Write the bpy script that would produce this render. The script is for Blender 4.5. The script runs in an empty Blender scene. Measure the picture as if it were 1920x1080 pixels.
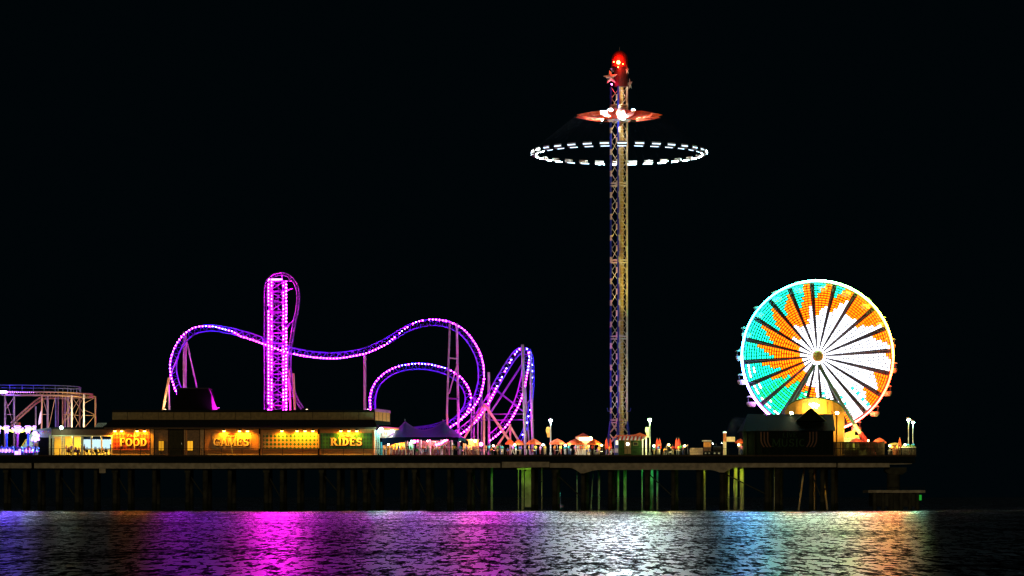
import bpy, math, random
from mathutils import Vector, Matrix
R = math.radians
random.seed(7)
scene = bpy.context.scene
col = scene.collection
F = 5750.0          # focal length in 1920-wide pixels
CZ = 2.2
HZ = 932.0
def P(px, py, Y=500.0):
    return Vector(((px-960.0)*Y/F, Y, CZ+(HZ-py)*Y/F))
def X(px, Y=500.0): return (px-960.0)*Y/F
def Z(py, Y=500.0): return CZ+(HZ-py)*Y/F
def W(n, Y=500.0): return n*Y/F
DECK = Z(853)

# ------------------------------------------------------------------ materials
MATS = {}
def mat(name, c, rough=0.6, metal=0.0, vary=0.25, scale=3.0, bump=0.0):
    if name in MATS: return MATS[name]
    m = bpy.data.materials.new(name); m.use_nodes = True
    nt = m.node_tree; b = nt.nodes['Principled BSDF']
    b.inputs['Roughness'].default_value = rough
    b.inputs['Metallic'].default_value = metal
    if max(c[:3]) < .06: b.inputs['Specular IOR Level'].default_value = .04
    if vary > 0:
        tc = nt.nodes.new('ShaderNodeTexCoord')
        n = nt.nodes.new('ShaderNodeTexNoise'); n.inputs['Scale'].default_value = scale
        n.inputs['Detail'].default_value = 5
        mr = nt.nodes.new('ShaderNodeMapRange')
        mr.inputs['From Min'].default_value = .3; mr.inputs['From Max'].default_value = .7
        mr.inputs['To Min'].default_value = 1-vary; mr.inputs['To Max'].default_value = 1+vary
        mx = nt.nodes.new('ShaderNodeVectorMath'); mx.operation = 'SCALE'
        mx.inputs[0].default_value = c[:3]
        nt.links.new(tc.outputs['Object'], n.inputs['Vector'])
        nt.links.new(n.outputs['Fac'], mr.inputs['Value'])
        nt.links.new(mr.outputs[0], mx.inputs['Scale'])
        nt.links.new(mx.outputs[0], b.inputs['Base Color'])
        if bump:
            bp = nt.nodes.new('ShaderNodeBump'); bp.inputs['Strength'].default_value = bump
            nt.links.new(n.outputs['Fac'], bp.inputs['Height'])
            nt.links.new(bp.outputs[0], b.inputs['Normal'])
    else:
        b.inputs['Base Color'].default_value = (*c[:3], 1)
    MATS[name] = m
    return m
def emit(name, c, s=1.0):
    if name in MATS: return MATS[name]
    m = bpy.data.materials.new(name); m.use_nodes = True
    nt = m.node_tree
    for n in list(nt.nodes): nt.nodes.remove(n)
    o = nt.nodes.new('ShaderNodeOutputMaterial'); e = nt.nodes.new('ShaderNodeEmission')
    e.inputs[0].default_value = (*c[:3], 1); e.inputs[1].default_value = s
    nt.links.new(e.outputs[0], o.inputs[0])
    MATS[name] = m
    return m
def checker_mat(name, c1, c2, sx, sz, ox=0, oz=0):
    """harlequin diamonds painted on a board (object x / z)"""
    m = bpy.data.materials.new(name); m.use_nodes = True
    nt = m.node_tree; b = nt.nodes['Principled BSDF']; b.inputs['Roughness'].default_value = .6
    tc = nt.nodes.new('ShaderNodeTexCoord'); sp = nt.nodes.new('ShaderNodeSeparateXYZ')
    nt.links.new(tc.outputs['Object'], sp.inputs[0])
    def M(op, a, bb):
        n = nt.nodes.new('ShaderNodeMath'); n.operation = op
        for i, v in enumerate((a, bb)):
            if v is None: continue
            if isinstance(v, (int, float)): n.inputs[i].default_value = v
            else: nt.links.new(v, n.inputs[i])
        return n.outputs[0]
    u = M('MULTIPLY', M('ADD', sp.outputs['X'], -ox), 1/sx)
    v = M('MULTIPLY', M('ADD', sp.outputs['Z'], -oz), 1/sz)
    # |frac(u)-.5|+|frac(v)-.5| < .5 -> diamond
    a = M('ABSOLUTE', M('SUBTRACT', M('FRACT', u, None), .5), None)
    d = M('ABSOLUTE', M('SUBTRACT', M('FRACT', v, None), .5), None)
    f = M('LESS_THAN', M('ADD', a, d), .44)
    mx = nt.nodes.new('ShaderNodeMix'); mx.data_type = 'RGBA'
    mx.inputs[6].default_value = (*c1, 1); mx.inputs[7].default_value = (*c2, 1)
    nt.links.new(f, mx.inputs[0]); nt.links.new(mx.outputs[2], b.inputs['Base Color'])
    return m

# ------------------------------------------------------------------ mesh builder
class MB:
    def __init__(s): s.v = []; s.f = []; s.m = []; s.mats = []
    def mi(s, m):
        if m not in s.mats: s.mats.append(m)
        return s.mats.index(m)
    def add(s, vs, fs, m):
        k = len(s.v); i = s.mi(m)
        s.v += [tuple(v) for v in vs]
        for f in fs: s.f.append(tuple(k+j for j in f)); s.m.append(i)
    def box(s, a, b, m):
        x0, x1 = sorted((a[0], b[0])); y0, y1 = sorted((a[1], b[1])); z0, z1 = sorted((a[2], b[2]))
        s.add([(x0,y0,z0),(x1,y0,z0),(x1,y1,z0),(x0,y1,z0),(x0,y0,z1),(x1,y0,z1),(x1,y1,z1),(x0,y1,z1)],
              [(0,3,2,1),(4,5,6,7),(0,1,5,4),(1,2,6,5),(2,3,7,6),(3,0,4,7)], m)
    def pbox(s, px0, py0, px1, py1, Y0, Y1, m):   # front face given in picture units at Y0
        s.box((X(px0,Y0), Y0, Z(py0,Y0)), (X(px1,Y0), Y1, Z(py1,Y0)), m)
    def cyl(s, p0, p1, r, m, n=8, r1=None, cap=True):
        p0 = Vector(p0); p1 = Vector(p1); d = p1-p0
        if d.length < 1e-6: return
        r1 = r if r1 is None else r1
        t = d.normalized(); a = t.orthogonal().normalized(); b = t.cross(a)
        vs = []
        for p, rr in ((p0, r), (p1, r1)):
            for i in range(n):
                q = 2*math.pi*i/n
                vs.append(p+(a*math.cos(q)+b*math.sin(q))*rr)
        fs = [(i, (i+1) % n, n+(i+1) % n, n+i) for i in range(n)]
        if cap: fs += [tuple(range(n-1, -1, -1)), tuple(range(n, 2*n))]
        s.add(vs, fs, m)
    def tube(s, pts, r, m, n=6):
        pts = [Vector(p) for p in pts]; rings = []
        prev = None
        for i, p in enumerate(pts):
            t = (pts[min(i+1, len(pts)-1)]-pts[max(i-1, 0)]).normalized()
            if prev is None: a = t.orthogonal().normalized()
            else:
                a = (prev-t*prev.dot(t)).normalized()
            prev = a; b = t.cross(a)
            rings.append([p+(a*math.cos(2*math.pi*k/n)+b*math.sin(2*math.pi*k/n))*r for k in range(n)])
        vs = [v for rg in rings for v in rg]; fs = []
        for i in range(len(rings)-1):
            for k in range(n):
                fs.append((i*n+k, i*n+(k+1) % n, (i+1)*n+(k+1) % n, (i+1)*n+k))
        fs += [tuple(range(n-1, -1, -1)), tuple((len(rings)-1)*n+k for k in range(n))]
        s.add(vs, fs, m)
    def octa(s, p, r, m):
        p = Vector(p); e = [Vector(q)*r for q in ((1,0,0),(0,1,0),(-1,0,0),(0,-1,0),(0,0,1),(0,0,-1))]
        s.add([p+q for q in e], [(0,1,4),(1,2,4),(2,3,4),(3,0,4),(1,0,5),(2,1,5),(3,2,5),(0,3,5)], m)
    def ball(s, p, r, m, nu=10, nv=6, sx=1, sy=1, sz=1, v0=-90, v1=90):
        p = Vector(p); vs = []; fs = []
        for j in range(nv+1):
            la = R(v0+(v1-v0)*j/nv)
            for i in range(nu):
                q = 2*math.pi*i/nu
                vs.append(p+Vector((math.cos(la)*math.cos(q)*r*sx, math.cos(la)*math.sin(q)*r*sy, math.sin(la)*r*sz)))
        for j in range(nv):
            for i in range(nu):
                fs.append((j*nu+i, j*nu+(i+1) % nu, (j+1)*nu+(i+1) % nu, (j+1)*nu+i))
        s.add(vs, fs, m)
    def lathe(s, p, prof, m, n=12):
        p = Vector(p); vs = []; fs = []
        for r, z in prof:
            for i in range(n):
                q = 2*math.pi*i/n; vs.append(p+Vector((r*math.cos(q), r*math.sin(q), z)))
        for j in range(len(prof)-1):
            for i in range(n):
                fs.append((j*n+i, j*n+(i+1) % n, (j+1)*n+(i+1) % n, (j+1)*n+i))
        s.add(vs, fs, m)
    def prism(s, pts, y0, y1, m):   # polygon in (x,z), extruded in y
        n = len(pts)
        vs = [(x, y0, z) for x, z in pts]+[(x, y1, z) for x, z in pts]
        fs = [tuple(range(n)), tuple(range(2*n-1, n-1, -1))]
        fs += [(i, n+i, n+(i+1) % n, (i+1) % n) for i in range(n)]
        s.add(vs, fs, m)
    def pprism(s, pts, Y0, Y1, m):
        s.prism([(X(a, Y0), Z(b, Y0)) for a, b in pts], Y0, Y1, m)
    def build(s, name, parent=None, smooth=False, **tags):
        me = bpy.data.meshes.new(name)
        me.from_pydata(s.v, [], s.f); 
        for m in s.mats: me.materials.append(m)
        me.polygons.foreach_set('material_index', s.m)
        if smooth: me.polygons.foreach_set('use_smooth', [True]*len(s.f))
        me.update()
        # origin at the base of the mesh
        if s.v and parent is None:
            xs = [v[0] for v in s.v]; ys = [v[1] for v in s.v]; zs = [v[2] for v in s.v]
            c = Vector(((min(xs)+max(xs))/2, (min(ys)+max(ys))/2, min(zs)))
        else: c = Vector((0,0,0))
        o = bpy.data.objects.new(name, me); col.objects.link(o)
        if c.length: me.transform(Matrix.Translation(-c)); o.location = c
        if parent is not None:
            o.parent = parent
            pw = world(parent)
            me.transform(pw.inverted())
        for k, v in tags.items(): o[k] = v
        return o
def world(o):
    m = Matrix.LocRotScale(o.location, o.rotation_euler, o.scale)
    return world(o.parent) @ m if o.parent else m
USED = set()
def thing(name, label, category, loc, group=None, kind=None, rz=0):
    o = bpy.data.objects.new(name, None); col.objects.link(o)
    o.empty_display_size = .3
    o.location = loc; o.rotation_euler = (0, 0, rz); o['label'] = label; o['category'] = category
    if group: o['group'] = group
    if kind: o['kind'] = kind
    return o
def tag(o, label, category, group=None):
    o['label'] = label; o['category'] = category
    if group: o['group'] = group
    return o
def structure(o): o['kind'] = 'structure'; return o
def light(name, loc, power, c, parent=None, r=.15, typ='POINT', aim=None, spot=60, blend=.6):
    l = bpy.data.lights.new(name, typ); l.energy = power; l.color = c; l.shadow_soft_size = r
    o = bpy.data.objects.new(name, l); col.objects.link(o)
    if typ == 'SPOT': l.spot_size = R(spot); l.spot_blend = blend
    M = Matrix.Translation(Vector(loc))
    if aim is not None:
        q = (Vector(aim)-Vector(loc)).to_track_quat('-Z', 'Y'); M = M @ q.to_matrix().to_4x4()
    if parent is not None: o.parent = parent; M = world(parent).inverted() @ M
    o.matrix_local = M
    return o
def copy_tree(o, parent=None, loc=None, rz=None):
    c = o.copy(); col.objects.link(c)
    if parent is not None: c.parent = parent
    if loc is not None: c.location = loc
    if rz is not None: c.rotation_euler = (0, 0, rz)
    for ch in list(o.children):
        copy_tree(ch, c)
    return c

# common materials
concrete = mat('concrete', (.30,.26,.19), .85, vary=.35, scale=1.2, bump=.3)
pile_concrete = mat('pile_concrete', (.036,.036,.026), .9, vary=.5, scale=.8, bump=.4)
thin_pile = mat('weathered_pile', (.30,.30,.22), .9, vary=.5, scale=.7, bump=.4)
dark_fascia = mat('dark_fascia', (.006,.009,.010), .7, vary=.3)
dark_roof = mat('dark_shingle_roof', (.012,.012,.010), .8, vary=.3, scale=6)
plank = mat('deck_planks', (.05,.035,.022), .8, vary=.3, scale=4)
black_metal = mat('black_metal', (.02,.02,.02), .5, .2, vary=.1)
mauve = mat('pale_column_paint', (.42,.34,.36), .45, vary=.15, scale=2)
white_paint = mat('white_paint', (.75,.75,.72), .5, vary=.06)
blue_paint = mat('deep_blue_paint', (.008,.02,.28), .4, vary=.1)
cream = mat('cream_paint', (.62,.52,.34), .6, vary=.1)
orange_canvas = mat('orange_canvas', (.70,.085,.008), .75, vary=.15, scale=2)
red_canvas = mat('red_canvas', (.62,.03,.015), .75, vary=.15, scale=2)
steel = mat('galvanised_steel', (.4,.42,.42), .4, .5, vary=.15)
wood_siding = mat('tan_siding', (.42,.24,.10), .7, vary=.2, scale=5)
skin_m = [mat('skin_light', (.55,.33,.24), .6, vary=0), mat('skin_mid', (.35,.19,.12), .6, vary=0), mat('skin_dark', (.12,.06,.04), .6, vary=0)]
track_violet = mat('violet_track_paint', (.045,.012,.26), .4, vary=.1)  # violet of the bulbs' light put into the track colour
track_pink = mat('purple_track_paint', (.10,.012,.20), .4, vary=.1)  # magenta bulb light put into this track colour

# ------------------------------------------------------------------ water
def make_water():
    mb = MB()
    m = bpy.data.materials.new('sea_water'); m.use_nodes = True
    nt = m.node_tree; b = nt.nodes['Principled BSDF']
    nt.nodes.remove(b); out = nt.nodes['Material Output']
    b = nt.nodes.new('ShaderNodeBsdfAnisotropic') if False else nt.nodes.new('ShaderNodeBsdfGlossy')
    b.distribution = 'BECKMANN'; b.inputs['Roughness'].default_value = WATER_ROUGH
    b2 = nt.nodes.new('ShaderNodeBsdfGlossy'); b2.distribution = 'GGX'; b2.inputs['Roughness'].default_value = .46
    ms = nt.nodes.new('ShaderNodeMixShader'); ms.inputs[0].default_value = .10
    nt.links.new(b.outputs[0], ms.inputs[1]); nt.links.new(b2.outputs[0], ms.inputs[2]); nt.links.new(ms.outputs[0], out.inputs[0])
    geo = nt.nodes.new('ShaderNodeNewGeometry')
    def noise(sx, sy, detail, rough=.6):
        mp = nt.nodes.new('ShaderNodeMapping'); mp.inputs['Scale'].default_value = (sx, sy, 1)
        nt.links.new(geo.outputs['Position'], mp.inputs[0])
        n = nt.nodes.new('ShaderNodeTexNoise'); n.inputs['Scale'].default_value = 1
        n.inputs['Detail'].default_value = detail; n.inputs['Roughness'].default_value = rough
        nt.links.new(mp.outputs[0], n.inputs['Vector']); return n.outputs['Fac']
    def V(op, a, c=None, sc=None):
        n = nt.nodes.new('ShaderNodeVectorMath'); n.operation = op
        for i, v in enumerate((a, c)):
            if v is None: continue
            if isinstance(v, tuple): n.inputs[i].default_value = v
            else: nt.links.new(v, n.inputs[i])
        if sc is not None: n.inputs['Scale'].default_value = sc
        return n.outputs[0]
    def M(op, a, c):
        n = nt.nodes.new('ShaderNodeMath'); n.operation = op
        for i, v in enumerate((a, c)):
            if isinstance(v, (int, float)): n.inputs[i].default_value = v
            else: nt.links.new(v, n.inputs[i])
        return n.outputs[0]
    def slope(sx, sy, detail, ax, ay, rough=.55):
        mp = nt.nodes.new('ShaderNodeMapping'); mp.inputs['Scale'].default_value = (sx, sy, 1)
        nt.links.new(geo.outputs['Position'], mp.inputs[0])
        n = nt.nodes.new('ShaderNodeTexNoise'); n.inputs['Scale'].default_value = 1
        n.inputs['Detail'].default_value = detail; n.inputs['Roughness'].default_value = rough
        nt.links.new(mp.outputs[0], n.inputs['Vector'])
        return V('MULTIPLY', V('SUBTRACT', n.outputs['Color'], (.5,.5,.5)), (ax, ay, 0))
    t = V('ADD', slope(.10,.030,1,.03,W_BIG), slope(.6,.12,2,.06,W_MID))
    # noise paints bright crests and dark troughs into the reflection colour
    def painted_crest(sx, sy, detail, lo, hi, o0, o1, rough=.6, w=0):
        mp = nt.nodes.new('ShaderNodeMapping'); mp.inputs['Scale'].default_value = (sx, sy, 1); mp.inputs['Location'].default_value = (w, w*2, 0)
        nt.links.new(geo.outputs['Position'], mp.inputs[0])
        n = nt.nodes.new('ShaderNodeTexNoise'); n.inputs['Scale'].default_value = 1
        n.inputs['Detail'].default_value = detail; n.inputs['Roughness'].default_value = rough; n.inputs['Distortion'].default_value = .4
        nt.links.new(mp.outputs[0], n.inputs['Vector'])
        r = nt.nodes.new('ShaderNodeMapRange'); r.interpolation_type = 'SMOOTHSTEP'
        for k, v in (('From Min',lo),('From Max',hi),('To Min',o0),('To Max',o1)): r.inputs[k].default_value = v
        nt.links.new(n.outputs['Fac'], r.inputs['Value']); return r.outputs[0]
    k1 = painted_crest(2.3,.30,5,.45,.63,.012,1.0,.74); k2 = painted_crest(.16,.045,2,.30,.62,.30,1.0,.5,7); k3 = painted_crest(9.0,1.0,3,.40,.60,.12,1.0,.65,3)
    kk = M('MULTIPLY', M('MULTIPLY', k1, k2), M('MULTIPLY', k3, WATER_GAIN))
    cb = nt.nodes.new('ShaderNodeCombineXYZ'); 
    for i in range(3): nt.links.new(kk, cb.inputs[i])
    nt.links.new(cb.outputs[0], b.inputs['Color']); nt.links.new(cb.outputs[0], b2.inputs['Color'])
    t = V('ADD', t, (0,0,1)); t = V('NORMALIZE', t)
    nt.links.new(t, b.inputs['Normal']); nt.links.new(t, b2.inputs['Normal'])
    xs = [-9000,-600,-60,60,600,9000]; ys = [-300,20,300,650,3000,24000]
    vs = [(x,y,0) for y in ys for x in xs]; fs = []
    for j in range(5):
        for i in range(5): fs.append((j*6+i, j*6+i+1, (j+1)*6+i+1, (j+1)*6+i))
    mb.add(vs, fs, m)
    o = mb.build('water'); o['kind'] = 'structure'; o['label'] = 'dark rippled sea in front of and beyond the pier'
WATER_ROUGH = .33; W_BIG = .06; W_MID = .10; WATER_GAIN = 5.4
make_water()

# ------------------------------------------------------------------ pier
pier = thing('pier', 'long concrete amusement pier standing on piles over the dark water', 'pier', (0,525,0))
DR = 1690
def pier_build():
    YB = 548
    mb = MB(); mb.box((X(-60), 499.6, DECK-.25), (X(1718), YB, DECK), plank); mb.build('deck', pier)
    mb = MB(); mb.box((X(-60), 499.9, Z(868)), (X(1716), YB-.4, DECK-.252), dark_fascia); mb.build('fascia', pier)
    # edge beams with arched haunches
    def beam(pts, Y0, Y1): 
        b = MB(); b.pprism(pts, Y0, Y1, concrete); b.build('beam', pier)
    beam([(-60,868.2),(-60,878),(59,878),(59,868.2)], 500.1, 501.3)
    beam([(64,868.2),(64,878),(395,879),(395,868.2)], 500.1, 501.3)
    beam([(395.6,868.2),(395.6,879),(740,877),(938,877),(938,868.2)], 500.1, 501.3)
    beam([(941,866),(941,877),(1030,876),(1030,866)], 499.75, 501.2)
    def arc(x0, y0, x1, y1, n=7, up=True):
        return [(x0+(x1-x0)*i/n, y0+(y1-y0)*(math.sin(math.pi/2*i/n) if up else 1-math.cos(math.pi/2*i/n))) for i in range(n+1)]
    low = [(1031,868.2),(1031,877),(1066,877)]+arc(1066,877,1089,887.5,6,False)+arc(1095,887.5,1125,881,6,True)+[(1330,881)]+arc(1330,881,1350,886,5,False)+arc(1358,886,1382,876.5,6,True)+[(1568,876)]
    beam(low+[(1568,868.2)], 500.1, 501.3)
    beam([(1571,868.2),(1571,876.5),(1668,876),(1668,868.2)], 500.1, 501.3)
    beam([(1668.5,868.2),(1668.5,871),(1710,870),(1710,868.2)], 500.4, 501.3)
    b = MB()
    for k in range(9):
        y = 504+k*5
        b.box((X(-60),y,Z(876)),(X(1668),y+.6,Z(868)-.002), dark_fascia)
    b.build('girders', pier, kind='stuff') if False else b.build('girder', pier)
    # corbel under beam on the left
    b = MB(); b.pbox(186,878.4,198,887,500.2,501.2,concrete); b.build('corbel', pier)
    # piles in bents
    px = 10; row = 0
    bents = [12,48,75,108,146,180,216,243,290,352,386,432,500,528,560,603,636,661,684,709,755,778,803,841,880,905,1000,1040,1094,1145,1214,1262,1310,1354,1437,1458,1521,1541,1562]
    for i, b0 in enumerate(bents):
        r = W(random.uniform(3.6, 5.2))
        top = Z(868)-.01
        for j, Y in enumerate((502.2, 517)):
            xx = X(b0+(6 if j else 0), Y)+random.uniform(-.1,.1)
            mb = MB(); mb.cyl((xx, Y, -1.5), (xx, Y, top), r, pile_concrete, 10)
            if j == 0 and i % 3 == 0: mb.box((xx-r*1.25, Y-r*1.1, Z(886)), (xx+r*1.25, Y+r*1.1, Z(878)), pile_concrete)
            mb.cyl((xx, Y, -.2), (xx, Y, .9+random.random()*.5), r*1.07, mat('marine_growth', (.012,.016,.010), .9, vary=.6, scale=5), 10, r*1.02)
            mb.build('pile', pier)
    for i in range(0, len(bents)-1, 3):
        mb = MB(); a0, b0 = bents[i], bents[i+1]; mb.cyl(P(a0,886,503.2),P(b0,930+random.uniform(-6,10),503.2),.11,pile_concrete,6); mb.build('brace', pier)
    # far rows of slender piles, some lit by assumed lamps hung under the deck
    lit = [(922,0,2.2),(972,0,1),(980,0,2.6),(1016,0,1),(1082,0,1.2),(1109,-4,1.2),(1123,0,2),(1159,0,2),(1172,0,3),(1204,0,1.3),(1213,0,1.2),(1222,0,3.2),(1232.5,0,1.8),(1321,0,2),(1366,0,1.6),(1379,0,3.6),(1391,0,4),(1452,0,1),(1500,-9,1.7),(1527,0,1.2),(1549,8,1.8)]
    for a, tl, r in lit:
        Y = 510
        mb = MB(); z0 = Z(951, Y)-1
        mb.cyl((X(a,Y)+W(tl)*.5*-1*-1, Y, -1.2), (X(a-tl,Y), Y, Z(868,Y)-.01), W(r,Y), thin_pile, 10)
        mb.build('pile', pier)
    mb = MB(); mb.pbox(984,880,997.5,951,511,511.6,thin_pile); mb.build('cross_wall', pier)
    mb = MB(); mb.pbox(969,877.6,998,880.6,509.4,510.6,thin_pile); mb.build('cap_beam', pier)
pier_build()
G = (.12,1,.08); YG = (.6,1,.06)
for px_, py_, c, pw in ((926,898,G,8),(984,885,(.45,1,.08),22),(1014,905,(1,.5,.05),1.2),(1084,900,(.05,1,.35),3),(1126,930,(.1,1,.3),3),(1164,905,G,12),(1216,890,(.08,1,.15),18),(1235,884,(.05,1,.55),7),(1324,886,(.75,1,.06),15),(1372,884,(.85,.9,.05),14),(1386,886,(.7,1,.06),26),(1454,895,(.7,.8,.1),2.5),(1499,915,(1,.5,.03),5),(1529,905,(1,.25,.03),3),(1548,920,(1,.45,.03),6)):
    f = MB(); p = P(px_, py_, 507.2)
    hz = Z(868)-.02
    f.cyl((p.x,p.y,p.z+.25),(p.x,p.y,hz),.04,black_metal,6)
    f.lathe((p.x,p.y,p.z),[(.22,.12),(.2,.3),(.05,.34)],black_metal,8)
    o = f.build('lamp_housing', pier)
    # lamp and housing assumed from the lit piles; spill falls away from the viewer, under the deck
    light('under_deck_light', (p.x,p.y+.2,p.z), pw*10, c, o, .1, 'SPOT', (p.x,p.y+3,p.z-1.2), 150, .8)

# small mooring dolphin beyond the pier's end
t = thing('mooring_platform', 'low round concrete mooring platform on piles off the end of the pier', 'platform', P(1682,955,505).xyz*Vector((1,1,0)) if False else (X(1682,505),505,0))
mb = MB(); mb.pbox(1628,919,1735,924,502,510,concrete); mb.build('slab', t)
mb = MB(); mb.pbox(1637,924.2,1722,950,503,509,pile_concrete); mb.build('wall', t)
for a in (1640,1656,1672,1690,1706,1720):
    mb = MB(); mb.cyl((X(a,502.6),502.6,-1),(X(a,502.6),502.6,Z(924.3,502.6)),.35,pile_concrete,10); mb.build('pile', t)
mb = MB()
for a in (1632,1650,1700,1733): mb.cyl(P(a,919,502.3),P(a,914,502.3),.05,black_metal,5)
mb.cyl(P(1632,914,502.3),P(1733,914,502.3),.035,black_metal,5); mb.build('guard_rail', t)
mb = MB(); mb.pbox(1724,928,1728,938,501.6,501.9,emit('green_marker',(.02,.35,.03),.8)); mb.build('marker_light', t)
t = thing('pier_end_column', 'thick concrete column carrying the seaward tip of the pier', 'column', (X(1680),503.5,0))
mb = MB(); mb.cyl((X(1680),503.5,-1),(X(1680),503.5,Z(880)),1.05,pile_concrete,14); mb.build('shaft', t)
mb = MB(); mb.pprism([(1660,876.4),(1700,876.4),(1700,884),(1692,890),(1668,890),(1660,884)],502.4,504.6,pile_concrete); mb.build('capital', t)
# channel marker far behind
b = MB(); p = P(1049,924,640); 
t = thing('marker_buoy', 'far off buoy with two tiny green lamps seen beneath the deck', 'buoy', (p.x,640,0))
b.lathe((p.x,640,0),[(.9,-.3),(.9,.5),(.35,.7),(.12,3.4),(.1,3.6)],steel,10); b.build('float', t)
for q in (925,930):
    b = MB(); b.ball(P(1049,q,639.6),.16,emit('teal_marker',(.1,1,.7),6),8,4); b.build('lamp', t)

# ------------------------------------------------------------------ railing along the front of the pier
rail = thing('railing', 'dark metal railing running along the front edge of the pier', 'railing', (0,499.75,DECK))
px = -40
while px < 1716:
    if not (1392 < px < 1562):
        mb = MB(); mb.cyl((X(px),499.8,DECK),(X(px),499.8,DECK+1.02),.045,black_metal,6); mb.build('post', rail)
    px += 38
for a, b_ in ((-60,1391),(1563,1716)):
    for h in (1.02,.18,.38,.6,.8):
        mb = MB(); r = .035 if h > 1 else .012
        mb.cyl((X(a),499.8,DECK+h),(X(b_),499.8,DECK+h),r,black_metal,5); mb.build('rail', rail)

# ------------------------------------------------------------------ lettering
def glyph(mb, ch, x, z, w, h, y, m, t=.16, d=.05):
    """a slab serif letter as solid strokes; returns nothing"""
    tw = t*h
    def ln(x0,z0,x1,z1,ww=None):
        ww = tw if ww is None else ww*h
        a = Vector((x+x0*w,0,z+z0*h)); b = Vector((x+x1*w,0,z+z1*h)); dd = (b-a).normalized(); n = Vector((-dd.z,0,dd.x))*ww/2
        mb.prism([((a+n).x,(a+n).z),((a-n).x,(a-n).z),((b-n).x,(b-n).z),((b+n).x,(b+n).z)], y-d, y, m)
    def arc(cx,cz,rx,rz,a0,a1,ww=None,n=10):
        ww = tw if ww is None else ww*h
        for i in range(n):
            q0 = R(a0+(a1-a0)*i/n); q1 = R(a0+(a1-a0)*(i+1)/n)
            pts = []
            for q, s_ in ((q0,1),(q0,-1),(q1,-1),(q1,1)):
                th = ww*(.55+.45*abs(math.cos(q)))/2*s_
                pts.append((x+cx*w+(rx*w+th)*math.cos(q), z+cz*h+(rz*h+th)*math.sin(q)))
            mb.prism(pts, y-d, y, m)
    def ser(cx, cz, l=.34): ln(cx-l/2,cz,cx+l/2,cz,.075)
    e = .04
    if ch == 'F': ln(.22,e,.22,1-e); ln(.1,.95,.92,.95,.11); ln(.22,.52,.68,.52,.1); ser(.25,.035,.5); ln(.89,.74,.89,.98,.07); ln(.68,.4,.68,.64,.06)
    if ch == 'O': arc(.5,.5,.38,.42,0,360,None,18)
    if ch == 'D': ln(.22,e,.22,1-e); arc(.3,.5,.52,.44,-90,90,None,12); ser(.2,.035,.4); ser(.2,.965,.4)
    if ch == 'G': arc(.5,.5,.38,.42,40,330,None,14); ln(.84,.06,.84,.44); ln(.6,.44,1,.44,.08); ln(.84,.68,.84,.98,.07)
    if ch == 'A': ln(.12,e,.46,.97,.09); ln(.52,.97,.86,e); ln(.25,.33,.75,.33,.08); ser(.12,.035); ser(.86,.035,.4)
    if ch == 'M': ln(.1,e,.14,.96,.09); ln(.16,.96,.5,.12); ln(.5,.12,.84,.96,.09); ln(.88,e,.86,.96); ser(.1,.035); ser(.88,.035,.36); ser(.08,.965,.26); ser(.92,.965,.26)
    if ch == 'E': ln(.22,e,.22,1-e); ln(.06,.95,.9,.95,.1); ln(.22,.5,.66,.5,.1); ln(.06,.05,.92,.05,.1); ln(.89,.74,.89,.98,.07); ln(.9,.02,.9,.28,.07); ln(.66,.4,.66,.62,.06)
    if ch == 'S': arc(.5,.71,.3,.22,20,270,None,10); arc(.5,.28,.32,.23,90,-160,None,10); ln(.84,.7,.84,.98,.07); ln(.14,.02,.14,.3,.07)
    if ch == 'R': ln(.22,e,.22,1-e); arc(.36,.72,.34,.22,-90,90,None,9); ln(.2,.94,.4,.94,.1); ln(.22,.49,.5,.49,.09); ln(.48,.48,.88,e); ser(.22,.035,.42); ser(.9,.035,.26); ser(.16,.965,.3)
    if ch == 'I': ln(.5,e,.5,1-e); ser(.5,.035,.75); ser(.5,.965,.75)
    if ch == 'L': ln(.22,e,.22,1-e); ln(.1,.05,.9,.05,.1)
    if ch == 'V': ln(.1,.97,.46,e,.12); ln(.54,e,.88,.97,.09)
    if ch == 'U': ln(.18,.3,.18,.97); ln(.82,.3,.82,.97,.1); arc(.5,.32,.32,.27,180,360,None,8)
    if ch == 'C': arc(.5,.5,.38,.42,45,315,None,14)
def word(name, parent, txt, px0, px1, py0, py1, Y, m, shadow=None, t=.2, ws=None):
    x0, x1, z1, z0 = X(px0,Y), X(px1,Y), Z(py0,Y), Z(py1,Y)
    ws = ws or [1]*len(txt); tot = sum(ws); x = x0; mb = MB(); sh = MB()
    for c, wr in zip(txt, ws):
        w = (x1-x0)*wr/tot
        glyph(mb, c, x+w*.03, z0, w*.94, z1-z0, Y, m, t)
        if shadow: glyph(sh, c, x+w*.03+.13, z0-.15, w*.94, z1-z0, Y+.051, shadow, t*1.15, .04)
        x += w
    o = mb.build(name, parent)
    if shadow: sh.build('letter_shadow', parent)
    return o
def script(name, parent, txt, px0, px1, py0, py1, Y, m):
    cu = bpy.data.curves.new('script', 'FONT'); cu.body = txt; cu.size = 1; cu.extrude = .02; cu.offset = .012; cu.shear = .35
    ob = bpy.data.objects.new('script', cu); col.objects.link(ob)
    dg = bpy.context.evaluated_depsgraph_get(); me = bpy.data.meshes.new_from_object(ob.evaluated_get(dg))
    bpy.data.objects.remove(ob)
    xs = [v.co.x for v in me.vertices]; ys = [v.co.y for v in me.vertices]
    sx = (X(px1,Y)-X(px0,Y))/(max(xs)-min(xs)); sz = (Z(py0,Y)-Z(py1,Y))/(max(ys)-min(ys))
    for v in me.vertices:
        c = v.co.copy(); v.co = (X(px0,Y)+(c.x-min(xs))*sx, Y+c.z*-1, Z(py1,Y)+(c.y-min(ys))*sz)
    me.transform(world(parent).inverted()); me.materials.clear(); me.materials.append(m)
    o = bpy.data.objects.new(name, me); col.objects.link(o); o.parent = parent
    return o

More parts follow.
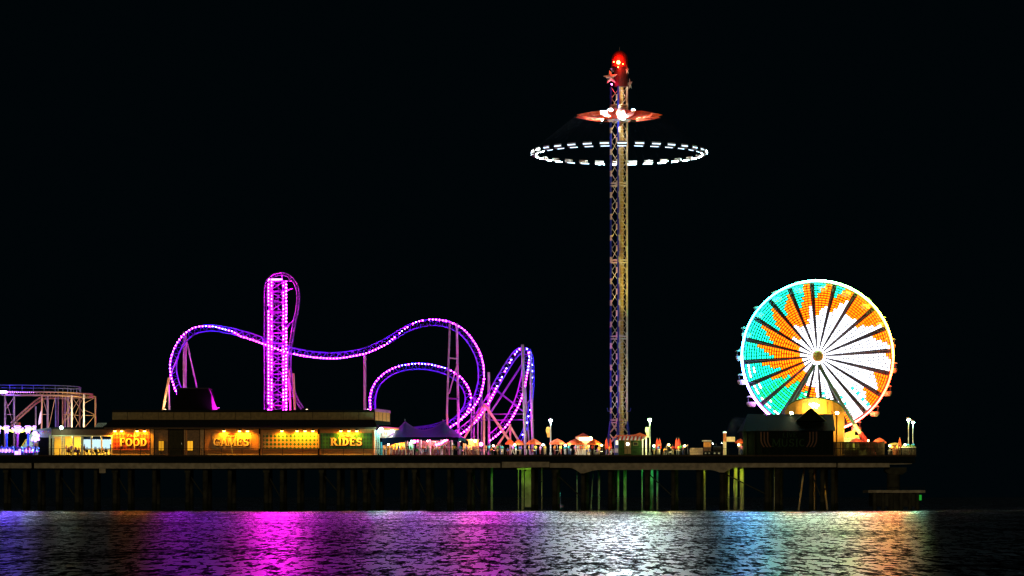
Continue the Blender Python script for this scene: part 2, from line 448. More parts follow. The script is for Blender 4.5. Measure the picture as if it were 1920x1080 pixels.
# ------------------------------------------------------------------ long building with the signs
def long_building():
    t = thing('long_building', 'long low tan building with dark roof carrying the painted signs', 'building', (X(455),508,DECK))
    Y = 502.0
    siding = mat('horizontal_boards', (.60,.24,.06), .7, vary=.2, scale=5)
    mb = MB(); mb.pbox(211,804,701,853,Y,514,siding)
    mb.build('wall', t)
    # board lines: thin battens with the grooves' shade put into their colour
    mb = MB(); gro = mat('board_shadow_gap', (.10,.055,.025), .9, vary=0)
    for k in range(6):
        y = 844.5+k*1.5
        for a, b in ((212,281),(385,486),(494,597),(603,697)): mb.pbox(a,y-.18,b,y+.18,Y-.03,Y+.01,gro)
    for k in range(4):
        y = 805.5+k*1.7
        for a, b in ((385,486),(494,597),(603,697)): mb.pbox(a,y-.12,b,y+.12,Y-.03,Y+.01,gro)
    mb.build('board_lines', t)
    bright = mat('pale_skirting', (.6,.42,.14), .6, vary=.1)
    mb = MB()
    for a, b in ((212,281),(389,486),(489,595),(603,698)): mb.pbox(a,851.2,b,853,Y-.12,Y,bright)
    mb.build('skirting', t)
    # brown bays between the signs
    bay = mat('brown_stucco', (.26,.15,.075), .85, vary=.3, scale=3)
    mb = MB()
    for a, b in ((289,315),(351,374)): mb.pbox(a,805,b,853,Y-.06,Y,bay)
    mb.build('bay_panel', t)
    colm = mat('tan_column', (.5,.30,.13), .7, vary=.2)
    for a, b in ((282,288),(375.5,382.5),(345,347)):
        mb = MB(); mb.pbox(a,804,b,853,Y-.3,Y-.062,colm); mb.build('column', t)
    dk = mat('dark_seam', (.015,.01,.008), .8, vary=0)
    for a in (281.3,288.6,315.5,343.6,374.6,383.2):
        mb = MB(); mb.pbox(a-.5,804,a+.5,853,Y-.34,Y-.064,dk); mb.build('seam', t)
    for a in (486.5,597.5):
        mb = MB(); mb.pbox(a-1.6,804,a+1.6,853,Y-.3,Y,dk); mb.build('pilaster', t)
        mb = MB(); mb.pbox(a-.9,814,a+.9,841,Y-.42,Y-.31,mat('pilaster_trim',(.5,.36,.12),.6)); mb.build('pilaster_trim', t)
    # service door
    mb = MB(); mb.pbox(317,805,343,853,Y-.05,Y+.02,mat('dark_green_door',(.045,.040,.022),.8,vary=.3)); d = mb.build('door', t)
    mb = MB(); mb.pbox(340,830,341,833,Y-.12,Y-.052,steel); mb.build('handle', d)
    # lit windows
    for a, b, s in ((297.5,307,.75),(351.5,361.5,1.1)):
        mb = MB(); f = mat('window_frame_dark',(.05,.03,.02),.7,vary=0)
        mb.pbox(a-1,826,a,845.5,Y-.2,Y-.065,f); mb.pbox(b,826,b+1,845.5,Y-.2,Y-.065,f)
        mb.pbox(a,826,b,827,Y-.2,Y-.065,f); mb.pbox(a,844.6,b,845.5,Y-.2,Y-.065,f)
        w = mb.build('window', t)
        mb = MB(); mb.pbox(a,827,b,844.6,Y-.1,Y-.066,emit('amber_window_%d'%(s*10),(1.0,.44,.02),s)); mb.build('pane', w)
        mb = MB(); mb.pbox((a+b)/2-.2,827,(a+b)/2+.2,844.6,Y-.16,Y-.101,f); mb.build('mullion', w)
    # fascia, roof slope and panelled parapet
    mb = MB(); mb.pbox(195,801,705,804,Y-1.2,Y-.5,mat('brown_fascia',(.10,.06,.03),.8,vary=.2)); mb.build('eave_board', t)
    z0 = Z(801,Y-1.2); z1 = Z(787,Y+1.5)
    mb = MB()
    mb.prism  # roof slope as a wedge
    vs = [(X(192,500.6),500.5,z0),(X(708,500.6),500.5,z0),(X(708),516,z0),(X(192),516,z0),(X(206),503.5,z1),(X(700),503.5,z1),(X(700),514,z1),(X(206),514,z1)]
    mb.add(vs, [(0,3,2,1),(4,5,6,7),(0,1,5,4),(1,2,6,5),(2,3,7,6),(3,0,4,7)], dark_roof)
    mb.build('roof', t)
    pan = mat('parapet_panel', (.22,.15,.055), .8, vary=.3, scale=2)
    px = 210.5
    while px < 700:
        e = min(px+28, 702); mb = MB(); mb.pbox(px,773,e,788,504,504.4,pan); mb.build('parapet_panel', t); px += 28.9
    mb = MB(); mb.pbox(210,768.5,702.5,772.6,503.8,504.6,dark_roof); mb.pbox(210,772.6,702.5,789,504.42,504.8,dark_roof); mb.build('parapet_cap', t)
    # conduit drop pipes seen as bright lines
    mb = MB(); pp = mat('pale_pipe',(.7,.55,.2),.5,vary=0)
    mb.cyl(P(251.5,806,Y-.25),P(252,844,Y-.25),.09,pp,6)
    mb.build('pipe', t)
    mb = MB(); mb.cyl(P(432.5,818,Y-.5),P(435.8,851,Y-.5),.06,pp,6); mb.build('pipe', t)
long_building()
Ysg = 501.9
def signs():
    gold = mat('gold_letter_paint', (.85,.62,.20), .5, vary=.08)
    shadow = mat('maroon_letter_shadow', (.05,.012,.008), .7, vary=0)
    red2 = mat('red_banner', (.55,.02,.01), .6, vary=0)
    t = thing('food_sign', 'red harlequin board with gold letters reading FOOD', 'sign', (X(246),Ysg,Z(843)))
    o = X(214)
    mb = MB(); mb.pbox(212,811.5,281,843.5,Ysg-.02,Ysg+.09,checker_mat('red_diamonds',(.48,.07,.008),(.20,.004,.002),W(5.9),W(7.6),X(246)*0,0)); mb.build('board', t)
    word('letters', t, 'FOOD', 224, 276, 821.5, 836.5, Ysg-.12, gold, shadow, .22, [.85,1.08,1.08,1.08])
    mb = MB(); mb.pprism([(236,820.5),(239,814),(250,812.6),(262,814.5),(263,820),(252,822.5)],Ysg-.06,Ysg-.021,red2); mb.build('banner', t)
    script('script_word', t, 'Tasty', 238, 262, 814, 820, Ysg-.13, gold)
    t = thing('games_sign', 'tan painted board with outlined gold letters reading GAMES', 'sign', (X(434),Ysg,Z(843)))
    mb = MB(); mb.pbox(398,812,471,842,Ysg-.02,Ysg+.09,mat('tan_board',(.50,.28,.09),.6,vary=.12)); mb.build('board', t)
    word('letters', t, 'GAMES', 399.5, 467.5, 820.5, 836, Ysg-.14, gold, shadow, .22, [1.05,1,1.2,.95,.9])
    mb = MB(); mb.pprism([(425,821),(424,816),(428,813.5),(434,812.2),(441,814),(446,819),(444,821.5)],Ysg-.06,Ysg-.021,red2); mb.build('banner', t)
    script('script_word', t, 'Exciting', 423, 446, 814.5, 820, Ysg-.16, gold)
    t = thing('harlequin_board', 'plain board of green and tan diamonds between the GAMES and RIDES signs', 'board', (X(544),Ysg,Z(841)))
    mb = MB(); mb.pbox(493.5,812,596,841.5,Ysg-.02,Ysg+.09,checker_mat('green_diamonds',(.52,.28,.06),(.006,.10,.012),W(7.4),W(7.6),X(497),Z(823.5))); mb.build('board', t)
    t = thing('rides_sign', 'green diamond board with gold letters reading RIDES', 'sign', (X(650),Ysg,Z(841)))
    mb = MB(); mb.pbox(600.5,812,698,841.5,Ysg-.02,Ysg+.09,checker_mat('dark_green_diamonds',(.012,.13,.012),(.004,.055,.006),W(5.9),W(7.2),0,0)); mb.build('board', t)
    word('letters', t, 'RIDES', 619, 679.5, 820.8, 835.5, Ysg-.14, gold, shadow, .23, [1.15,.62,1.1,1,.98])
    mb = MB(); mb.pprism([(639,820.5),(643,814),(652,812.6),(660,813.4),(664,818),(661,821)],Ysg-.06,Ysg-.021,red2); mb.build('banner', t)
    script('script_word', t, 'Thrilling', 636, 664.5, 813.6, 820.2, Ysg-.16, gold)
signs()
# gooseneck lamps over the signs
hot = emit('amber_bulb', (1,.50,.06), 26)
def wall_lamp(px, label):
    Y = 501.2; p = P(px, 807.5, Y)
    t = thing('wall_lamp', label, 'lamp', (p.x, Y, p.z), 'floodlamps under the eaves above the signs')
    mb = MB(); mb.tube([(p.x,501.9,Z(804.5)),(p.x,501.6,Z(803.7)),(p.x,501.25,Z(804.2)),(p.x,501.2,Z(805.2))],.03,black_metal,5); mb.build('arm', t)
    mb = MB(); mb.lathe(p,[(.34,-.02),(.30,.10),(.10,.24),(.04,.26)],black_metal,12); mb.build('shade', t)
    mb = MB(); mb.ball((p.x,p.y,p.z-.08),.19,hot,10,6,1.25,1,.8); mb.build('bulb', t)
    light('lamp_light', (p.x,p.y-.1,p.z-.30), 640, (1,.40,.012), t, .12, 'SPOT', (p.x,p.y+.7,p.z-2.0), 155, .5)
wl = {'FOOD':[215.5,228,257,271],'GAMES':[420,449,464],'harlequin':[528.5,557,572,586.5],'RIDES':[639,654,669]}
on = ['leftmost','second','third','rightmost']
for k, v in wl.items():
    names = on if len(v) == 4 else ['leftmost','middle','rightmost']
    for q, px in zip(names, v):
        wall_lamp(px, '%s of the %s glowing amber lamps above the %s board' % (q, {3:'three',4:'four'}[len(v)], k))

# screened roof box at the right end of the long building
t = thing('rooftop_screen', 'orange slatted screen box with magenta lit top at the roof corner', 'roof screen', (X(717),504,Z(789)))
mb = MB(); oc = mat('orange_slats', (.80,.20,.05), .7, vary=.15)  # orange and magenta light put into the slat and cap colours
for k in range(4): mb.add([P(703.5+k*7,771.5+k*.7,503),P(709.9+k*7,772.2+k*.7,503),P(709.9+k*7,788.6+k*.7,503),P(703.5+k*7,787.9+k*.7,503),P(703.5+k*7,771.5+k*.7,503.3),P(709.9+k*7,772.2+k*.7,503.3),P(709.9+k*7,788.6+k*.7,503.3),P(703.5+k*7,787.9+k*.7,503.3)],[(0,1,2,3),(7,6,5,4),(0,4,5,1),(1,5,6,2),(2,6,7,3),(3,7,4,0)],oc)
mb.build('slat_panel', t)
mb = MB(); mb.pprism([(703,766),(731,769.5),(731,774),(703,771.2)],502.8,506,mat('pink_cap',(.6,.12,.4),.6)); mb.build('cap', t)
mb = MB(); mb.pprism([(703,788),(731,791),(731,796),(703,796)],503.5,506,dark_roof); mb.build('curb', t)

# ------------------------------------------------------------------ light bulbs
pinkb = emit('magenta_bulb', (1,.010,.78), 330)
violb = emit('violet_bulb', (.42,.012,1), 300)
blueb = emit('blue_bulb', (.04,.04,1), 420)
redb = emit('rose_bulb', (1,.012,.12), 260)
# ------------------------------------------------------------------ purple lit coaster
def spline(pts, step):
    """catmull-rom through 3-D points, resampled at even steps"""
    pts = [Vector(p) for p in pts]; pp = [pts[0]*2-pts[1]]+pts+[pts[-1]*2-pts[-2]]; out = []; idx = []
    for i in range(1, len(pp)-2):
        for k in range(12):
            t = k/12; a, b, c, d = pp[i-1:i+3]
            out.append(((b*2)+(c-a)*t+(a*2-b*5+c*4-d)*t*t+(b*3-a-c*3+d)*t**3)*.5); idx.append(i-1+t)
    out.append(pts[-1]); idx.append(len(pts)-1)
    res = [out[0]]; ri = [0]; acc = 0; last = out[0]
    for i in range(1, len(out)):
        seg = (out[i]-out[i-1]).length
        while acc+seg >= step and seg > 0:
            f = (step-acc)/seg; q = out[i-1].lerp(out[i], f)
            res.append(q); ri.append(idx[i-1]+(idx[i]-idx[i-1])*f)
            out[i-1] = q; idx[i-1] = ri[-1]; seg = (out[i]-q).length; acc = 0
        acc += seg
    return res, ri
def frames(pts):
    fr = []
    for i, p in enumerate(pts):
        t = (pts[min(i+1, len(pts)-1)]-pts[max(i-1, 0)]).normalized()
        n = Vector((-t.z, 0, t.x)); n = n.normalized() if n.length > 1e-4 else Vector((0,0,1))
        fr.append((p, t, n, Vector((0,1,0))))
    return fr
def interp(keys, x):
    if x <= keys[0][0]: return keys[0][1]
    for (a, va), (b, vb) in zip(keys, keys[1:]):
        if x <= b: return va+(vb-va)*(x-a)/(b-a)
    return keys[-1][1]
coaster = thing('looping_coaster', 'purple lit looping roller coaster with tall vertical lift tower on the pier', 'roller coaster', (X(650,525),525,DECK))
def truss(name, ctrl, paint, h=.52, w=.5, rr=.10, step=1.15, side=None, bulbs=None, colour=None, brace=.045, spacing=.56, gap=()):
    """ctrl: (px, py, Y).  three-chord truss track, with lamps along one rail"""
    pts, idx = spline([P(*c) for c in ctrl], step)
    fr = frames(pts)
    A = [p+n*h-b*w for p,t,n,b in fr]; C = [p+n*h+b*w for p,t,n,b in fr]; S = [p-n*h for p,t,n,b in fr]
    mb = MB()
    for ch, r in ((A, rr), (C, rr), (S, rr*1.2)): mb.tube(ch, r, paint, 6)
    tr = mb.build(name, coaster, label=None) if False else mb.build(name, coaster)
    mb = MB()
    for i in range(len(pts)-1):
        S2 = (S[i]+S[i+1])/2
        mb.cyl(A[i], S2, brace, paint, 4, cap=False); mb.cyl(S2, A[i+1], brace, paint, 4, cap=False)
        mb.cyl(C[i], S2, brace, paint, 4, cap=False); mb.cyl(S2, C[i+1], brace, paint, 4, cap=False)
        mb.cyl(A[i], C[i], brace*1.3, paint, 4, cap=False)
    mb.build('bracing', tr)
    if side is not None:
        bp, bi = spline([P(*c) for c in ctrl], spacing); bf = frames(bp); mb = MB()
        for k, ((p,t,n,b), u) in enumerate(zip(bf, bi)):
            if any(g0 <= u <= g1 for g0, g1 in gap): continue
            s = interp(side, u)
            cm = colour(u, k) if colour else pinkb
            if cm is None: continue
            mb.octa(p+n*h*s*.95-b*(w+.30), .112 if cm is not blueb else .09, cm)
        mb.build('light_string', tr)
    return tr
P1 = [(338,737),(332,722),(327,705),(325,688),(327,672),(333,655),(341,641),(352,629),(366,620),(382,616),(402,615),(420,618),(437,621),(454,626),(471,631),(493,639),(520,649),(545,657),(575,663),(600,666),(630,667),(655,664),(680,659),(700,652),(722,641),(742,629),(762,617),(782,609),(802,605),(822,605),(842,609),(862,619),(876,632),(889,651),(897,668),(902,690),(902,715),(896,740),(884,760),(868,777),(852,790),(835,799),(812,805),(785,808),(758,806)]
def p1col(u, k):
    if 9 < u < 12: return blueb if k % 3 else violb
    if u < 9: return pinkb if k % 4 == 2 else violb
    if 24 < u < 28: return (pinkb, violb, None, pinkb, blueb)[k % 5]
    if u > 41: return (blueb, None, pinkb, None)[k % 4]
    if k % 37 == 5: return redb
    if 15 < u < 31: return (violb, pinkb, violb, violb)[k % 4]
    return violb if k % 3 == 1 else pinkb
truss('track', [(a,b,527-3*math.sin(i/7)) for i,(a,b) in enumerate(P1)], track_violet, side=[(0,1),(8,1),(12,-.2),(13,-1),(24,-1),(27,.9),(44,1)], colour=p1col)
P2 = [(699,775),(698,755),(699,741),(705,724),(716,710),(731,699),(750,691),(774,687),(795,687),(815,690),(838,697),(858,709),(872,726),(878,745),(875,763),(864,779),(848,793),(834,803)]
truss('track', [(a,b,533) for a,b in P2], track_violet, side=[(0,.7),(17,1)], colour=lambda u,k: (violb,pinkb,violb)[k%3] if u<6 else (blueb if k%3 else violb) if u<10 else (redb if k%7==0 else pinkb))
P3 = [(846,818),(868,805),(888,788),(904,768),(918,745),(930,722),(942,701),(953,683),(964,667),(975,657),(984,657),(987,668),(986,685),(983,703),(979,723),(973,745),(963,768),(948,792),(930,811),(914,823)]
truss('track', [(a,b,521+(0 if i<9 else (i-9)*.5)) for i,(a,b) in enumerate(P3)], track_pink, side=[(0,-1),(5,-.6),(8,0),(10,.9),(19,1)], colour=lambda u,k: pinkb if u<4.5 else ((blueb,None,violb)[k%3] if u<9 else (blueb,violb,blueb)[k%3] if u<13 else pinkb), step=1.0)
P4 = [(991,655),(996,668),(998,690),(998,720),(996,750),(991,780),(984,806),(974,826)]
truss('track', [(a,b,531) for a,b in P4], track_violet, h=.3, w=.4, rr=.08, side=[(0,0),(7,0)], colour=lambda u,k: blueb if k%2 else None)
P5 = [(497.5,768),(497.5,700),(497.5,620),(497.5,545),(500,530),(507,520),(517,515),(528,513),(541,517),(552,528),(558,542),(559.5,560),(557,582),(552,605),(548,630),(544,655),(543,683),(545,710),(551,735),(558,752),(567,766)]
truss('track', [(a,b,524.5) for a,b in P5], track_pink, h=.22, w=.45, rr=.09, step=1.0, brace=.04)
P6 = [(760,806),(800,802),(828,795),(846,786)]
truss('track', [(a,b,536) for a,b in P6], track_violet, h=.35, rr=.08)
# lift tower
def lift_tower():
    Y0, Y1 = 525.5, 528.6
    c = [(504.8,Y0),(535.7,Y0),(511,Y1),(529.8,Y1)]
    cx = [(X(504.8,Y0),Y0),(X(535.7,Y0),Y0),(X(530.5,Y1),Y1),(X(510.5,Y1),Y1)]
    zt = Z(526,Y0); zb = DECK
    mb = MB()
    for x, y in cx: mb.cyl((x,y,zb),(x,y,zt),.16,track_pink,8)
    tw = mb.build('lift_tower', coaster)
    mb = MB(); n = 17
    for i in range(n+1):
        z = zb+(zt-zb)*i/n
        for q in range(4):
            a = cx[q]; b = cx[(q+1)%4]
            mb.cyl((*a,z),(*b,z),.075,track_pink,5,cap=False)
            if i < n:
                z2 = zb+(zt-zb)*(i+1)/n
                if i % 2: a, b = b, a
                mb.cyl((*a,z),(*b,z2),.07,track_pink,5,cap=False)
    mb.build('bracing', tw)
    # inner catwalk ladder with cage
    mb = MB(); xm = (X(517,Y1)); 
    for dx in (-.45,.45): mb.cyl((xm+dx,Y1-.4,zb),(xm+dx,Y1-.4,zt),.07,track_pink,5)
    z = zb
    while z < zt:
        mb.cyl((xm-.45,Y1-.4,z),(xm+.45,Y1-.4,z),.05,track_pink,4,cap=False); z += .55
    mb.build('ladder', tw)
    mb = MB()
    for (x, y), dx in zip(cx, (-.1,.1,.1,-.1)):
        z = zt-.1; k = 0
        while z > zb+.2:
            m = pinkb
            if (k*7+int(x*3)) % 23 == 0: m = violb
            if (k*5+int(x*3)) % 31 == 0: m = redb
            if not ((k*3+int(abs(x)*5)) % 29 == 0): mb.octa((x+dx, y-.34, z), .13, m)
            z -= .58; k += 1
    for i in range(9): mb.octa((cx[0][0]+(X(528,Y0)-cx[0][0])*i/8, Y0-.34, zt+.15), .15, pinkb)
    mb.build('light_string', tw)
    # arms to the outer track
    mb = MB()
    for a, b in (((536,545),(549,541)),((536,612),(552,600)),((504,594),(498,594)),((504,688),(498,688)),((504,664),(498,664)),((536,700),(543,690)),((504,735),(498,735)),((536,750),(553,740)),((536,618),(552,598))):
        mb.cyl(P(*a,Y0),P(*b,524.8),.1,track_pink,5)
    mb.cyl(P(505,524,Y0),P(550,527,524.8),.09,track_pink,5); mb.cyl(P(530,526,Y0),P(528,513,524.8),.06,track_pink,5)
    mb.build('support_arm', tw)
lift_tower()
warmc = mat('beige_column_paint', (.62,.40,.22), .5, vary=.12)  # beige of the ground lamps put into the column colour
cols = [ # px0,py0,px1,py1,width px,Y
 (344.5,622,345,790,3.4,527,mauve),(348.2,625,348.6,790,3,529,mauve),(348,630,372,790-50,2.6,526,mauve),(343,645,318,708,2.2,526,mauve),
 (317,708,290,790,5,523,warmc),(316,722,320,790,3.6,526,mauve),
 (542,690,547.5,790,4,529,warmc),(550,700,556.5,790,4,523,warmc),
 (684,666,684,800,4.6,526,mauve),
 (843.5,603,838,776,3.6,523,mauve),(838,776,842,853,3.6,523,warmc),(856.5,606,860.5,853,4.4,528,mauve),
 (889,745,889,853,3,534,mauve),(884,765,884,853,3,536,mauve),(896,790,896,853,3,532,mauve),(903,728,903,853,3,538,mauve),
 (916.5,698,917,853,4.6,527,mauve),(907.5,757,907.5,822,4,518,warmc),
 (957,795,957,853,3.4,524,warmc),
 (979.5,646,985.5,853,5.4,519,steel),(994.5,660,999.5,853,5.4,526,steel),(984,715,994,853,3.2,532,mauve),
]
for a,b,c,d,w,Y,m in cols:
    mb = MB(); p0 = P(a,b,Y); p1 = P(c,min(d,853),Y)
    if d >= 790: p1.z = DECK
    mb.cyl(p0,p1,W(w/2,Y),m,10)
    for q in (.3,.65): pm = p0.lerp(p1,q); mb.cyl(pm-Vector((0,0,.09)),pm+Vector((0,0,.09)),W(w/2,Y)*1.35,m,10)
    mb.build('support_column', coaster)
for a,b,c,d,w,Y,m in [(841,671,858,673,2.6,525,mauve),(840,747,860,748,3,525,track_pink),(857,685,842,738,2.4,525,mauve),
  (925,727,982,772,3.6,525,track_pink),(983,677,921,772,3.8,523,track_pink),(896,777,983,776,3,527,track_pink),(896,788,983,787,3,527,track_pink),
  (908,758,955,826,5,520,warmc),(955,797,976,832,4.4,522,warmc),(905,762,868,826,3.8,520,warmc),(957,800,928,842,4,522,warmc),
  (889,745,917,790,2.8,530,track_pink),(903,745,880,835,2.4,532,track_pink),(979,700,998,690,2,526,mauve),(984,760,999,745,2,527,mauve)]:
    mb = MB(); mb.cyl(P(a,b,Y),P(c,d,Y),W(w/2,Y),m,8)
    mb.build('cross_brace', coaster)
# dark ride block and the magenta lit fin behind the long building
t = thing('ride_shed', 'black windowless shed rising behind the left roof of the long building', 'shed', (X(358,518),518,DECK))
mb = MB(); mb.pprism([(322,853),(322,757),(330,742),(334,730),(390,728),(395,740),(398,853)],518,524,mat('black_cladding',(.004,.004,.005),.9,vary=.2)); mb.build('wall', t)
mb = MB(); mb.pbox(333,727,391,729,517.8,524.2,black_metal); mb.build('roof_edge', t)
t = tag((lambda b: (b.pprism([(390,728),(393.5,731),(408.5,770),(408.5,790),(399,790),(399,768)],519.5,520.1,mat('magenta_fin_paint',(.55,.02,.5),.5)), b.build('scenic_fin'))[1])(MB()), 'slanted magenta lit fin standing beside the black shed', 'fin')  # magenta light put into the fin's colour
p = P(414,760,517.5)
# assumed coloured floods, added to light the coaster steel, each a small lamp on a bracket behind the roof line
def assumed_flood(px, py, Y, c, pw, label, aim, spot=100, cat='floodlight', s=12, r=.14):
    p = P(px, py, Y); t = thing('floodlight', label, cat, p)  # assumed lamp; its housing, bracket and lens are added with it
    mb = MB(); mb.box(p+Vector((-.2,-.13,-.16)), p+Vector((.2,.13,.12)), black_metal); mb.build('housing', t)
    mb = MB(); mb.cyl(p+Vector((0,0,-.7)),p+Vector((0,0,-.161)),.04,black_metal,6); mb.build('bracket', t)
    mb = MB(); mb.box(p+Vector((-.15,-.1,.121)), p+Vector((.15,.1,.15)), emit('flood_lens_%s'%label[:9].replace(' ','_'),c,s)); mb.build('lens', t)
    light('flood_beam', p+Vector((0,0,.3)), pw, c, t, r, 'SPOT', aim, spot)
assumed_flood(410,766,517,(1,.05,.9),700,'small magenta floodlight on the roof in front of the fin',P(398,745,521),120)
assumed_flood(310,769,520,(1,.62,.35),2200,'small warm floodlight on the roof aimed at the left coaster columns',P(340,690,526),130)
assumed_flood(575,769,516,(1,.55,.25),900,'small warm floodlight on the roof right of the lift tower',P(550,720,526),90)
assumed_flood(690,769,516,(1,.6,.5),900,'small pink floodlight on the roof at the foot of a lone column',P(684,700,526),80)
assumed_flood(868,846,512,(1,.35,.6),1300,'small rose floodlight on deck beneath the twin columns',P(850,700,525),75)
assumed_flood(925,846,511,(1,.30,.75),2600,'small purple floodlight on deck inside the crossed coaster braces',P(930,740,526),110)
assumed_flood(1002,846,510,(.55,1,.35),5000,'small green floodlight on deck at the foot of the tallest columns',P(990,720,524),60)
assumed_flood(940,848,512,(1,.66,.25),700,'small amber floodlight on deck beneath the lowest coaster bend',P(935,800,521),90)

# ------------------------------------------------------------------ star swing tower
def swing_tower():
    Yc = 520.0; cx = X(1160.5,Yc)
    t = thing('swing_ride', 'very tall lattice tower swing ride with red lamp and silver stars on top', 'swing ride', (cx,Yc,DECK))
    hd = W(15.2,Yc); rot = R(-8)
    cor = [Vector((math.cos(rot+math.pi/2*k)*hd, math.sin(rot+math.pi/2*k)*hd, 0)) for k in range(4)]  # right, back, left, front
    paints = [mat('ivory_tower_paint',(.72,.62,.40),.5,vary=.1), mat('ivory_tower_paint',(.72,.62,.40)), blue_paint, blue_paint]  # right and back chords pale: the gold lit side put into the paint
    zb = Z(790,Yc); zt = Z(163,Yc)
    base = Vector((cx,Yc,0)); ivory = paints[0]
    mb = MB()
    for q, c in enumerate(cor): mb.cyl(base+c+Vector((0,0,zb)), base+c+Vector((0,0,zt)), .17, paints[q], 8)
    tw = mb.build('tower', t)
    mb = MB(); dz = W(20.2,Yc)*1.0; z = zb; k = 0
    while z < zt-dz:
        for q in range(4):
            a, b = cor[q], cor[(q+1)%4]
            lo, hi = (a*.92+b*.08), (a*.08+b*.92)
            mid = (a+b)/2
            A = base+(lo if k%2 else hi)+Vector((0,0,z)); B = base+(hi if k%2 else lo)+Vector((0,0,z+dz))
            mb.cyl(A, B, .05, ivory, 4, cap=False)
            A2 = base+(hi if k%2 else lo)+Vector((0,0,z)); 
            # gusset plates where braces meet the chords
            d = (b-a).normalized(); nrm = d.cross(Vector((0,0,1)))
            pc = base+(lo if k%2 else hi)+Vector((0,0,z))
            hw, hh = .22, .48
            mb.add([pc-d*hw-Vector((0,0,hh))+nrm*.1, pc+d*hw-Vector((0,0,hh))+nrm*.1, pc+d*hw+Vector((0,0,hh))+nrm*.1, pc-d*hw+Vector((0,0,hh))+nrm*.1,
                    pc-d*hw-Vector((0,0,hh))+nrm*.16, pc+d*hw-Vector((0,0,hh))+nrm*.16, pc+d*hw+Vector((0,0,hh))+nrm*.16, pc-d*hw+Vector((0,0,hh))+nrm*.16],
                   [(0,1,2,3),(7,6,5,4),(0,4,5,1),(1,5,6,2),(2,6,7,3),(3,7,4,0)], ivory)
        z += dz; k += 1
    mb.build('bracing', tw)
    # section joints
    for py in (346,490,633,790,200):
        mb = MB(); zz = Z(py,Yc)
        for dzz in (-.22,.22):
            for q in range(4): mb.cyl(base+cor[q]*1.06+Vector((0,0,zz+dzz)), base+cor[(q+1)%4]*1.06+Vector((0,0,zz+dzz)), .09, ivory, 5)
        mb.build('section_joint', tw)
    # cable duct and ladder inside
    mb = MB(); dx = base+Vector((W(6,Yc),.1,0))
    mb.box((dx.x-.28,dx.y-.2,DECK+1),(dx.x+.22,dx.y+.2,zt), mat('gold_duct_paint',(.60,.42,.10),.5,vary=.15)); mb.build('cable_duct', tw)  # yellow light on the duct put into its colour
    mb = MB()
    z = DECK+2
    while z < zt: mb.box((dx.x-.42,dx.y-.26,z),(dx.x+.38,dx.y-.205,z+.07),ivory); z += .6
    mb.build('ladder', tw)
    # splayed base
    mb = MB()
    splay = []
    for q, c in enumerate(cor):
        f = base+c*1.55+Vector((0,0,DECK)); splay.append(f)
        mb.cyl(base+c+Vector((0,0,zb)), f, .24, blue_paint if q != 1 else ivory, 8)
    mb.build('base_leg', t)
    mb = MB()
    for q in range(4):
        a, b = cor[q], cor[(q+1)%4]
        for h0, h1 in ((0,.33),(.33,.66),(.66,1)):
            sa = 1.55-.55*h0; sb = 1.55-.55*h1
            za = DECK+(zb-DECK)*h0; zb_ = DECK+(zb-DECK)*h1
            mb.cyl(base+a*sa+Vector((0,0,za)), base+(a+b)/2*((sa+sb)/2)+Vector((0,0,(za+zb_)/2)), .09, ivory, 5)
            mb.cyl(base+b*sa+Vector((0,0,za)), base+(a+b)/2*((sa+sb)/2)+Vector((0,0,(za+zb_)/2)), .09, ivory, 5)
            mb.cyl(base+(a+b)/2*((sa+sb)/2)+Vector((0,0,(za+zb_)/2)), base+a*sb+Vector((0,0,zb_)), .09, ivory, 5)
            mb.cyl(base+(a+b)/2*((sa+sb)/2)+Vector((0,0,(za+zb_)/2)), base+b*sb+Vector((0,0,zb_)), .09, ivory, 5)
    mb.build('base_bracing', t)
    for s in (-1,1):
        mb = MB(); zz = Z(771,Yc); mb.tube([base+Vector((s*1.35,-.6,zz)),base+Vector((s*1.9,-.6,zz)),base+Vector((s*2,-.6,zz+.55))],.08,blue_paint,5); mb.build('hook_arm', tw)
    # rotating head: hub, arms with canvas sails
    zh = Z(217,Yc)
    hub = MB(); hub.lathe(base+Vector((0,0,zh)), [(1.5,-1.1),(2.0,-.8),(2.1,.4),(1.6,1.0),(.9,1.2)], mat('silver_hub',(.6,.6,.62),.4,.4), 16)
    hd_ = hub.build('rotating_head', t)
    rc = W(83,Yc); n = 12
    oc = mat('red_orange_sail', (.62,.05,.008), .7, vary=.2)
    for k in range(n):
        a0 = 2*math.pi*k/n+.1; a1 = a0+2*math.pi/n*.72; 
        mb = MB()
        def q_(a, r, z): return base+Vector((math.cos(a)*r, math.sin(a)*r, zh+z))
        am = (a0+a1)/2
        ps = [q_(a0,2.1,.6),q_(a1,2.1,.6),q_(am+.16,rc*.8,.25),q_(am,rc,-.05),q_(am-.16,rc*.8,.25)]
        ps2 = [q_(a0,2.1,-.75),q_(a1,2.1,-.75),q_(am+.14,rc*.75,-.45),q_(am,rc,-.12),q_(am-.14,rc*.75,-.45)]
        mb.add(ps+ps2, [(0,1,2,3,4),(9,8,7,6,5)]+[(i,5+i,5+(i+1)%5,(i+1)%5) for i in range(5)], oc)
        mb.build('sail', hd_)
    wl_ = emit('white_cluster_lamp', (.68,.90,1), 8000)
    for k in range(8):
        a = 2*math.pi*k/8+.2; o = Vector((math.cos(a), math.sin(a), 0)); c0 = base+o*2.15+Vector((0,0,zh+(.35 if k%2 else -.45)))
        mb = MB(); mb.cyl(c0, c0+o*.75, .52, black_metal, 12, .60, cap=False); mb.cyl(c0-o*.05, c0, .52, black_metal, 12); hs = mb.build('flood_housing', hd_)  # shield added to keep the lamp's light off the tower
        mb = MB(); mb.ball(c0+o*.35, .42, wl_, 10, 6); mb.build('lamp', hs)
